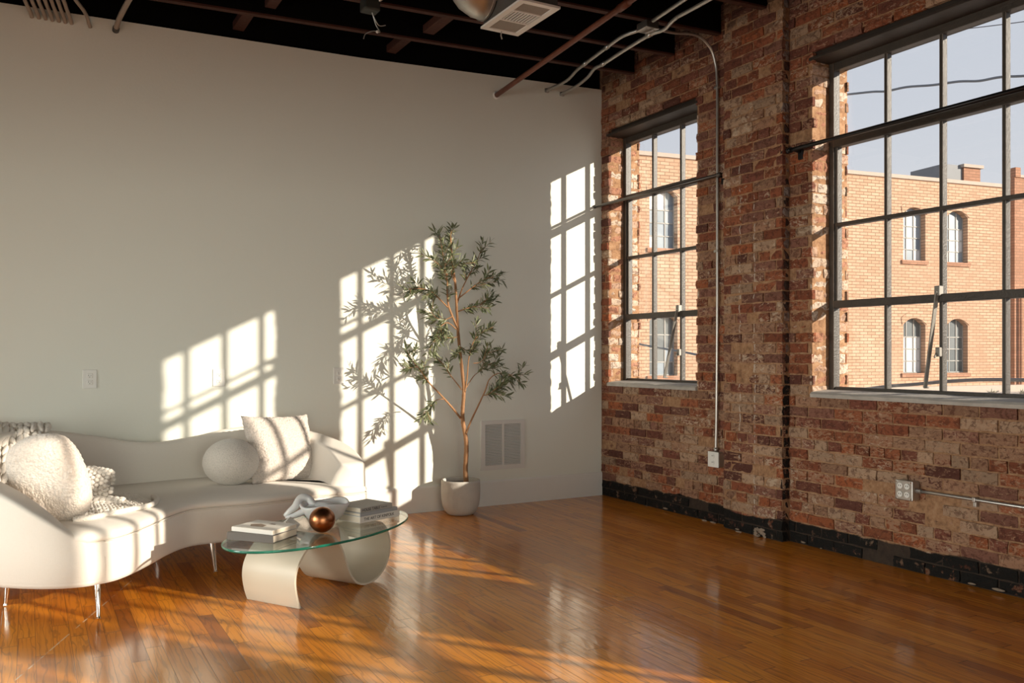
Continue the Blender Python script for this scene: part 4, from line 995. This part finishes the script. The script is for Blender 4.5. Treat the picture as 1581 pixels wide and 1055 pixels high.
def branch(pts, r0, r1, leaf_from=0.4, dens=1.0, twigs=3, name='branch'):
    P = catmull(pts, 6); n = len(P)
    bb = bmesh.new(); tube(bb, P, [r0 + (r1 - r0) * k / (n - 1) for k in range(n)], 8, wob=0.08)
    bm = bmesh.new(); ln = [0.0]
    for a, c in zip(P, P[1:]): ln.append(ln[-1] + (c - a).length)
    tot = ln[-1]
    def at(t):
        s = t * tot
        for k in range(n - 1):
            if ln[k + 1] >= s or k == n - 2:
                f = (s - ln[k]) / max(1e-6, ln[k + 1] - ln[k]); return P[k].lerp(P[k + 1], f), (P[k + 1] - P[k]).normalized()
    def spray(p0, d0, L, cnt):
        for k in range(cnt):
            t = (k + 0.5) / cnt; p = p0 + d0 * L * t + V((0, 0, -0.03 * t * t * L))
            side = d0.cross(V((rt_.uniform(-1, 1), rt_.uniform(-1, 1), rt_.uniform(-1, 1)))).normalized()
            dd = d0 * rt_.uniform(0.55, 1.1) + side * rt_.uniform(0.45, 1.0)
            p_ = p + side * 0.003
            if p_.y + dd.normalized().y * 0.07 > -0.012: dd.y = -abs(dd.y)
            if p_.y > -0.02: continue
            leaf(bm, p_, dd, V((rt_.uniform(-.6, .6), rt_.uniform(-1, .2), rt_.uniform(.1, 1))), rt_.uniform(0.045, 0.078), rt_.uniform(0.011, 0.017))
    cnt = int(tot * (1 - leaf_from) * 95 * dens)
    for k in range(cnt):
        t = leaf_from + (1 - leaf_from) * (k + rt_.random()) / cnt; p, d = at(min(t, 0.999))
        side = d.cross(V((rt_.uniform(-1, 1), rt_.uniform(-1, 1), rt_.uniform(-1, 1)))).normalized()
        dd = d * rt_.uniform(0.4, 1.0) + side
        if p.y + dd.normalized().y * 0.06 > -0.015: dd.y = -abs(dd.y)
        leaf(bm, p, dd, V((rt_.uniform(-.6, .6), rt_.uniform(-1, .2), rt_.uniform(.1, 1))), rt_.uniform(0.045, 0.078), rt_.uniform(0.011, 0.017))
    tw = []
    for k in range(twigs):
        t = leaf_from + (0.95 - leaf_from) * (k + rt_.random()) / max(1, twigs); p, d = at(t)
        side = d.cross(V((rt_.uniform(-1, 1), rt_.uniform(-1, 1), rt_.uniform(-1, 1)))).normalized()
        dd = (d * 0.8 + side * rt_.uniform(0.5, 1.0) + V((0, -0.1, 0.1))).normalized(); L = rt_.uniform(0.07, 0.15)
        if p.y + dd.y * L > -0.04: dd.y = -abs(dd.y)
        tw.append((p, dd, L)); spray(p, dd, L, int(L * 115))
    p, d = at(0.999); spray(p, d, 0.035, 4)
    for p, dd, L in tw: tube(bb, [p, p + dd * L * 0.5, p + dd * L + V((0, 0, -0.03 * L))], [0.0022, 0.0018, 0.001], 5)
    b = obj(name, bb, M['bark'], tree, True); obj('foliage', bm, M['leaf'], b)
    return b
trunk = br([(719, 741), (718.5, 722), (720, 700), B_(935, 995), B_(918, 900), B_(903, 800), B_(905, 700), B_(915, 540), B_(900, 380), B_(880, 200), B_(862, 20), A_(862, 960), A_(850, 760), A_(838, 560), A_(822, 440), A_(808, 350), A_(800, 230), A_(795, 130)], TY + 0.02, -0.30)
trunk[0] = V((trunk[0].x, pc.y - 0.01, 0.225))
def leafy(pts, y0, y1, **k): return branch(br(pts, y0, y1), **k)
PT = catmull(trunk, 6); bm = bmesh.new()
tube(bm, PT, [0.0165 * (1 - 0.80 * (k / (len(PT) - 1)) ** 0.85) + 0.003 for k in range(len(PT))], 12, wob=0.09); obj('trunk', bm, M['bark'], tree, True)
leafy([A_(812, 380), A_(800, 250), A_(795, 140), A_(800, 60)], -0.295, -0.31, r0=0.005, r1=0.002, leaf_from=0.1, dens=1.5, twigs=4)
leafy([A_(858, 950), A_(815, 850), A_(775, 740), A_(765, 620), A_(762, 500), A_(742, 400), A_(718, 240), A_(695, 110)], -0.27, -0.35, r0=0.009, r1=0.002, leaf_from=0.3, dens=1.35, twigs=8)
leafy([A_(855, 720), A_(900, 590), A_(965, 460), A_(1040, 320), A_(1080, 200)], -0.27, -0.22, r0=0.006, r1=0.002, leaf_from=0.35, dens=1.15, twigs=4)
leafy([A_(852, 690), A_(960, 605), A_(1060, 530), A_(1150, 490), A_(1225, 505)], -0.27, -0.40, r0=0.005, r1=0.0016, leaf_from=0.35, dens=1.15, twigs=4)
leafy([A_(855, 800), A_(940, 770), A_(1040, 745), A_(1160, 710)], -0.27, -0.33, r0=0.005, r1=0.0016, leaf_from=0.15, dens=1.5, twigs=6)
leafy([B_(925, 560), B_(945, 420), B_(955, 290), B_(975, 180), B_(1010, 90), B_(1080, 20), A_(1130, 950)], -0.26, -0.37, r0=0.006, r1=0.0016, leaf_from=0.5, dens=1.3, twigs=6)
leafy([B_(930, 530), B_(1000, 420), B_(1060, 370), B_(1150, 305), B_(1230, 290)], -0.26, -0.20, r0=0.004, r1=0.0015, leaf_from=0.4, dens=1.2, twigs=4)
leafy([B_(1000, 300), B_(1060, 290), B_(1110, 240), B_(1150, 190)], -0.31, -0.36, r0=0.003, r1=0.0015, leaf_from=0.1, dens=1.2, twigs=2)
leafy([B_(935, 935), B_(980, 820), B_(1060, 650), B_(1110, 540), B_(1145, 445), B_(1230, 390), B_(1350, 405), B_(1450, 405)], -0.25, -0.30, r0=0.008, r1=0.0015, leaf_from=0.66, dens=1.0, twigs=3)
leafy([B_(1090, 590), B_(1140, 580), B_(1200, 550), B_(1260, 520)], -0.275, -0.34, r0=0.0035, r1=0.0015, leaf_from=0.1, dens=1.7, twigs=6)
leafy([B_(885, 795), B_(800, 690), B_(700, 580), B_(600, 475), B_(520, 360), B_(460, 290), B_(400, 185)], -0.25, -0.40, r0=0.009, r1=0.0018, leaf_from=0.55, dens=1.5, twigs=7)
leafy([B_(730, 625), B_(690, 625), B_(640, 650), B_(600, 690)], -0.31, -0.35, r0=0.004, r1=0.0015, leaf_from=0.4, dens=1.2, twigs=2)
leafy([B_(600, 690), B_(570, 730), B_(545, 770)], -0.34, -0.36, r0=0.002, r1=0.001, leaf_from=0.1, dens=1.2, twigs=1)
leafy([B_(895, 540), B_(850, 480), B_(780, 390), B_(740, 320), B_(680, 260)], -0.26, -0.20, r0=0.005, r1=0.0016, leaf_from=0.4, dens=1.2, twigs=4)
leafy([A_(848, 960), A_(770, 900), A_(700, 940), B_(660, 70), B_(600, 180)], -0.27, -0.38, r0=0.005, r1=0.0015, leaf_from=0.25, dens=1.2, twigs=5)
leafy([B_(860, 60), B_(800, 70), B_(740, 60), B_(700, 40)], -0.27, -0.35, r0=0.003, r1=0.0015, leaf_from=0.1, dens=1.5, twigs=3)
leafy([A_(770, 760), A_(690, 680), A_(610, 610), A_(500, 590), A_(410, 595)], -0.29, -0.40, r0=0.006, r1=0.0015, leaf_from=0.25, dens=1.5, twigs=8)
leafy([A_(770, 470), A_(700, 385), A_(640, 335)], -0.33, -0.40, r0=0.004, r1=0.0015, leaf_from=0.2, dens=1.3, twigs=3)
leafy([A_(815, 840), A_(740, 870), A_(660, 850), A_(600, 770)], -0.29, -0.22, r0=0.005, r1=0.0015, leaf_from=0.15, dens=1.5, twigs=6)
leafy([A_(835, 540), A_(800, 440), A_(850, 370), A_(890, 340)], -0.28, -0.38, r0=0.004, r1=0.0015, leaf_from=0.2, dens=1.4, twigs=4)
leafy([B_(870, 120), B_(885, 190), B_(840, 210)], -0.27, -0.32, r0=0.003, r1=0.0012, leaf_from=0.1, dens=1.4, twigs=2)

# ================================================================ OUTSIDE
FO = V((22.91, 20.0, 0)); fa = math.radians(-8.7); FD = V((math.cos(fa), math.sin(fa), 0)); FN = V((FD.y, -FD.x, 0))   # FN points back towards the room
def F3(u, z, o=0.0): return FO + FD * u + FN * o + V((0, 0, z))
def mat_far_brick(name, c1, c2, mortar, bw=0.42, rh=0.135):
    m, nt, b = newmat(name); g = NB(nt); co = g.coord('Object')
    vm = nt.nodes.new('ShaderNodeVectorMath'); vm.operation = 'DOT_PRODUCT'; nt.links.new(co, vm.inputs[0]); vm.inputs[1].default_value = FD
    z = g.sep(co)[2]
    bt = nt.nodes.new('ShaderNodeTexBrick'); nt.links.new(g.comb(vm.outputs['Value'], z), bt.inputs['Vector'])
    bt.inputs['Color1'].default_value = rgba(c1); bt.inputs['Color2'].default_value = rgba(c2); bt.inputs['Mortar'].default_value = rgba(mortar)
    sset(bt, Scale=1.0, Brick_Width=bw, Row_Height=rh, Mortar_Size=0.016, Mortar_Smooth=0.2, Bias=0.0)
    n = g.noise(co, 0.55, 5, 0.6)
    c = g.mix(g.math('MULTIPLY', g.step(n, 0.42, 0.66), 0.4), bt.outputs['Color'], [q * 0.8 for q in c2])
    nt.links.new(c, b.inputs['Base Color']); b.inputs['Roughness'].default_value = 0.9; b.inputs['Specular IOR Level'].default_value = 0.1
    return m
M['far_brick'] = mat_far_brick('buff_facade_brick', (0.60, 0.405, 0.285), (0.50, 0.315, 0.21), (0.24, 0.145, 0.095))
M['far_red'] = mat_far_brick('red_facade_brick', (0.47, 0.26, 0.175), (0.38, 0.20, 0.13), (0.25, 0.15, 0.10))
M['coping'] = pmat('pale_stone_coping', (0.44, 0.36, 0.30), 0.8, var=0.1)
M['far_frame'] = pmat('pale_window_frame', (0.33, 0.32, 0.30), 0.6)
M['roofing'] = pmat('pale_gravel_roof', (0.50, 0.44, 0.38), 0.9, bump=0.4, bscale=4, var=0.2, vscale=0.6)
M['far_metal'] = pmat('grey_roof_metal', (0.16, 0.17, 0.185), 0.6, var=0.15)
far = empty('brick_building', F3(3.0, -0.35), 'buff brick building with arched windows across the roof outside', 'building')
UL, UR, ZB, ZTOP = -16.0, 24.0, -0.35, 8.95
wins = [(u, z0, z1) for u in (6.73, 9.25, -6.03, -8.55) for z0, z1 in ((5.35, 7.72), (0.33, 2.79))]
WD = 1.27; RISE = 0.30
cols = sorted(set(u for u, _, _ in wins)); bm = bmesh.new()
def slab(u0, u1, z0, z1, t=0.5): 
    ring_loft(bm, [[F3(u0, z0), F3(u1, z0), F3(u1, z1), F3(u0, z1)], [F3(u0, z0, -t), F3(u1, z0, -t), F3(u1, z1, -t), F3(u0, z1, -t)]])
edges = [UL] + [q for u in cols for q in (u, u + WD)] + [UR]
for a, b in zip(edges[0::2], edges[1::2]): slab(a, b, ZB, ZTOP)
NA = 10
for u in cols:
    slab(u, u + WD, ZB, 0.33); slab(u, u + WD, 2.79, 5.35); slab(u, u + WD, 7.72, ZTOP)
    for z1 in (2.79, 7.72):
        for k in range(NA):
            a0, a1 = -1 + 2 * k / NA, -1 + 2 * (k + 1) / NA; h0, h1 = z1 - RISE * a0 * a0, z1 - RISE * a1 * a1; x0, x1 = u + WD * (a0 + 1) / 2, u + WD * (a1 + 1) / 2
            ring_loft(bm, [[F3(x0, h0), F3(x1, h1), F3(x1, z1), F3(x0, z1)], [F3(x0, h0, -0.5), F3(x1, h1, -0.5), F3(x1, z1, -0.5), F3(x0, z1, -0.5)]])
obj('facade', bm, M['far_brick'], far)
bm = bmesh.new(); ring_loft(bm, [[F3(u, ZTOP, 0.06), F3(u, ZTOP + 0.16, 0.06), F3(u, ZTOP + 0.16, -0.56), F3(u, ZTOP, -0.56)] for u in (UL, 13.0)]); obj('coping', bm, M['coping'], far)
glass_cols = [(0.17, 0.215, 0.26), (0.26, 0.31, 0.36), (0.60, 0.60, 0.59), (0.10, 0.115, 0.12), (0.155, 0.17, 0.175)]
gm = [pmat('far_pane_tone', c, 0.25) for c in glass_cols]
pat = {(6.73, 1): [2, 0, 2, 0, 2, 0, 1, 0, 1, 0, 1, 1], (9.25, 1): [2, 2, 1, 0, 2, 2, 0, 1, 2, 1, 0, 0], (6.73, 0): [2, 2, 2, 2, 2, 2, 2, 2, 2, 3, 3, 3], (9.25, 0): [1, 3, 3, 4, 3, 3, 4, 4, 3, 4, 3, 4],
       (-6.03, 1): [2, 1, 0, 0, 1, 0, 1, 0, 1, 2, 2, 0], (-6.03, 0): [4, 1, 4, 4, 4, 1, 3, 4, 4, 4, 3, 3]}
for u, z0, z1 in wins:
    top_ = 1 if z0 > 3 else 0; o0 = -0.26; bm = bmesh.new()
    def fb(a, c, b_, d, o=o0, t=0.06): ring_loft(bm, [[F3(a, c, o), F3(b_, c, o), F3(b_, d, o), F3(a, d, o)], [F3(a, c, o - t), F3(b_, c, o - t), F3(b_, d, o - t), F3(a, d, o - t)]])
    fb(u, z0, u + 0.05, z1 - RISE); fb(u + WD - 0.05, z0, u + WD, z1 - RISE); fb(u, z0, u + WD, z0 + 0.05)
    for k in (1, 2): fb(u + WD * k / 3 - 0.022, z0, u + WD * k / 3 + 0.022, z1 - RISE * 0.2)
    hh = (z1 - RISE - z0)
    for k in (1, 2, 3): fb(u, z0 + hh * k / 4 - 0.022, u + WD, z0 + hh * k / 4 + 0.022)
    w = obj('window', bm, M['far_frame'], far)
    P = pat.get((u, top_), [4, 3, 4, 3, 3, 4, 4, 3, 3, 4, 3, 4]); bm = bmesh.new()
    for r in range(4):
        for c in range(3):
            a, b_ = u + WD * c / 3, u + WD * (c + 1) / 3; za = z0 + hh * r / 4; zb_ = z0 + hh * (r + 1) / 4 if r < 3 else z1
            ring_loft(bm, [[F3(a, za, o0 - 0.03), F3(b_, za, o0 - 0.03), F3(b_, zb_, o0 - 0.03), F3(a, zb_, o0 - 0.03)], [F3(a, za, o0 - 0.045), F3(b_, za, o0 - 0.045), F3(b_, zb_, o0 - 0.045), F3(a, zb_, o0 - 0.045)]], mi=P[r * 3 + c])
    obj('panes', bm, gm, w)
    bm = bmesh.new(); ring_loft(bm, [[F3(u - 0.12, z0 - 0.17, q), F3(u + WD + 0.12, z0 - 0.17, q), F3(u + WD + 0.12, z0, q), F3(u - 0.12, z0, q)] for q in (0.07, -0.3)]); obj('window_sill', bm, M['far_red'], far)
    bm = bmesh.new(); rings = []
    for k in range(NA + 1):
        a0 = -1 + 2 * k / NA; x = u + WD * (a0 * 1.12 + 1) / 2; h = z1 - RISE * a0 * a0
        rings.append([F3(x, h + 0.0, 0.025), F3(x + a0 * 0.06, h + 0.30, 0.025), F3(x + a0 * 0.06, h + 0.30, -0.02), F3(x, h, -0.02)])
    ring_loft(bm, rings); obj('brick_arch', bm, M['far_brick'], far)
# projecting red bay at the right and its parapet
bay = empty('brick_annexe', F3(16, -0.35, 0.4), 'redder brick wing at the right edge with a stepped parapet', 'building')
bm = bmesh.new(); ring_loft(bm, [[F3(13.02, ZB, q), F3(13.85, ZB, q), F3(13.85, 9.4, q), F3(13.02, 9.4, q)] for q in (0.35, -0.3)])
ring_loft(bm, [[F3(13.85, ZB, q), F3(14.9, ZB, q), F3(14.9, 5.0, q), F3(13.85, 5.0, q)] for q in (0.35, -0.3)]); ring_loft(bm, [[F3(13.85, 7.45, q), F3(14.9, 7.45, q), F3(14.9, 9.4, q), F3(13.85, 9.4, q)] for q in (0.35, -0.3)])
ring_loft(bm, [[F3(14.9, ZB, q), F3(24, ZB, q), F3(24, 9.4, q), F3(14.9, 9.4, q)] for q in (0.35, -0.3)])
obj('facade', bm, M['far_red'], bay)
bm = bmesh.new(); ring_loft(bm, [[F3(13.0, 9.4, q), F3(13.32, 9.4, q), F3(13.32, 9.85, q), F3(13.0, 9.85, q)] for q in (0.42, -0.3)]); obj('parapet_pier', bm, M['far_red'], bay)
bm = bmesh.new(); ring_loft(bm, [[F3(13.32, 9.4, q), F3(24, 9.4, q), F3(24, 9.52, q), F3(13.32, 9.52, q)] for q in (0.42, -0.35)]); obj('coping', bm, M['coping'], bay)
bm = bmesh.new(); ring_loft(bm, [[F3(13.85, 5.0, q), F3(14.9, 5.0, q), F3(14.9, 7.45, q), F3(13.85, 7.45, q)] for q in (0.1, 0.05)]); obj('window', bm, gm[3], bay)
bm = bmesh.new(); tube(bm, [F3(13.3, -0.3, 0.46), F3(13.3, 4.0, 0.46)], 0.07, 8); obj('downpipe', bm, M['far_red'], bay)
# roof-top structures
ch = empty('rooftop_chimney', F3(11.5, 8.9, -2.2), 'grey metal housing and brick chimney on the far roof', 'chimney')
def fbx(name, u0, u1, z0, z1, o0, o1, mat):
    bm = bmesh.new(); ring_loft(bm, [[F3(u0, z0, q), F3(u1, z0, q), F3(u1, z1, q), F3(u0, z1, q)] for q in (o0, o1)]); return obj(name, bm, M[mat], ch)
fbx('metal_housing', 10.75, 11.95, 8.4, 10.25, -1.6, -3.6, 'far_metal'); fbx('brick_stack', 11.95, 13.0, 8.4, 10.15, -1.5, -3.2, 'far_red'); fbx('stack_cap', 11.85, 13.12, 10.15, 10.3, -1.4, -3.3, 'coping'); fbx('vent_housing', 13.05, 13.7, 8.4, 10.1, -2.4, -3.6, 'far_metal')
bm = bmesh.new(); box(bm, (0.6, -30, -0.6), (60, 24, -0.35)); struct(obj('ground', bm, M['roofing']))
bm = bmesh.new(); ring_loft(bm, [[F3(u, -0.35, 3.6), F3(u, -0.08, 3.6), F3(u, -0.08, 3.9), F3(u, -0.35, 3.9)] for u in (-10, 24)]); tag(obj('roof_kerb', bm, M['coping']), 'low pale kerb along the flat roof outside', 'kerb')
# cables
def cable(pts, r, label):
    bm = bmesh.new(); tube(bm, catmull(pts, 6), r, 6); return tag(obj('overhead_cable', bm, M['far_metal'], None, True), label, 'cable', 'cables outside the windows')
cable([WX(1290, 148, 6.0), WX(1345, 142, 6.0), WX(1368, 141, 6.0), WX(1400, 134.5, 6.0), WX(1440, 131.5, 6.0), WX(1480, 126, 6.0), WX(1512, 125, 6.0), WX(1546, 119, 6.0), WX(1600, 116, 6.0), WX(1750, 100, 6.0)], 0.016, 'twisted black cable crossing the upper panes of the large window')
cable([WX(1380, 60, 6.0), WX(1460, 48.5, 6.0), WX(1546, 38, 6.0), WX(1700, 18, 6.0)], 0.006, 'thin wire near the top of the large window')
cable([WX(960, 526, 1.6), WX(1010, 536, 1.6), WX(1076, 548, 1.6), WX(1180, 575, 1.6)], 0.012, 'grey cable sagging across the lower panes of the far window')
cable([WX(1290, 608, 2.2), WX(1360, 598, 2.2), WX(1420, 593, 2.2), WX(1480, 588, 2.2), WX(1550, 586.5, 2.2), WX(1700, 590, 2.2)], 0.016, 'thick black cable low across the bottom panes of the large window')
# pale weeds on the flat roof
for k, (px, w) in enumerate(((1532, 34), (1578, 30))):
    p = WX(px, 606, 5.0); p.z = p.z - 0.03; bm = bmesh.new(); r3 = random.Random(k)
    for q in range(46):
        a = r3.uniform(0, 2 * PI); d = V((math.cos(a) * 0.7, math.sin(a) * 0.7, r3.uniform(0.2, 1.0)))
        leaf(bm, p + V((r3.uniform(-.03, .03), r3.uniform(-.03, .03), 0)), d, V((0.3, -0.5, 0.7)), r3.uniform(0.05, 0.11), 0.016)
    tube(bm, [V((p.x, p.y, -0.35)), p], 0.008, 5)
    tag(obj('dry_weed', bm, pmat('pale_dry_weed', (0.50, 0.45, 0.36), 0.8)), ['pale dry weed outside the bottom pane of the large window, left one', 'pale dry weed at the far right bottom pane outside'][k], 'weed', 'weeds outside')

# ================================================================ LIGHT
w = bpy.data.worlds.new('sky'); SC.world = w; w.use_nodes = True; nt = w.node_tree; g = NB(nt); bg = nt.nodes['Background']
dirv = g.coord('Generated'); dx, dy, dz = g.sep(dirv)
SUN = V((0.689, -1.0, 0.338)).normalized()
cl = g.noise(g.mapping(dirv, (1, 1, 2.6)), 2.4, 6, 0.6, 0.5)
c = g.ramp(dz, [(0.0, (0.82, 0.83, 0.85)), (0.25, (0.68, 0.71, 0.78)), (0.6, (0.54, 0.60, 0.71)), (1.0, (0.40, 0.48, 0.64))])
c = g.mix(g.math('MULTIPLY', g.step(cl, 0.45, 0.75), 0.45), c, (0.80, 0.80, 0.81))
dp = nt.nodes.new('ShaderNodeVectorMath'); dp.operation = 'DOT_PRODUCT'; nt.links.new(dirv, dp.inputs[0]); dp.inputs[1].default_value = SUN
glow = g.math('MULTIPLY', g.step(dp.outputs['Value'], 0.35, 1.0), 0.4)
nt.links.new(c, bg.inputs['Color']); nt.links.new(g.math('ADD', 1.0, glow), bg.inputs['Strength'])
sl = bpy.data.lights.new('sun', 'SUN'); so = bpy.data.objects.new('sun', sl); COL.objects.link(so)
so.rotation_euler = (-SUN).to_track_quat('-Z', 'Y').to_euler(); sl.energy = 8.0; sl.angle = 0.0085; sl.color = (1.0, 0.88, 0.72)
def fill_lamp(name, loc, dirn, sx, sy, power, col, spread):
    l = bpy.data.lights.new(name, 'AREA'); o = bpy.data.objects.new(name, l); COL.objects.link(o); l.shape = 'RECTANGLE'; l.size = sx; l.size_y = sy
    l.energy = power; l.color = col; l.spread = math.radians(spread); o.location = loc; o.rotation_euler = V(dirn).to_track_quat('-Z', 'Y').to_euler(); return o
for (a, b), p in zip(RO, (28, 16, 3)): fill_lamp('added_fill', ((a + b) / 2, YR - 0.05, 1.45), (-0.06, 1, -0.11), b - a, 1.9, p, (0.93, 1.0, 0.87), 80)  # added fill lamps in the unseen rear openings
for (a, b), p in zip(LO, (3, 15, 26)): fill_lamp('added_fill', (XL - 0.04, (a + b) / 2, 1.2), (1, 0.02, -0.16), b - a, 1.6, p, (0.97, 1.0, 0.92), 80)  # added fill lamps in the unseen left openings

# ================================================================ CAMERA
cd = bpy.data.cameras.new('camera'); cam = bpy.data.objects.new('camera', cd); COL.objects.link(cam); SC.camera = cam
cam.location = CAM; cam.rotation_euler = (PI / 2, 0, -YAW)
cd.sensor_width = 36.0; cd.lens = FPX / 1581 * 36.0; cd.shift_y = (HY - 527.5) / 1581; cd.clip_end = 300
SC.view_settings.view_transform = 'Standard'; SC.view_settings.look = 'None'; SC.view_settings.exposure = 0.0; SC.view_settings.gamma = 1.0; SC.view_settings.use_curve_mapping = False
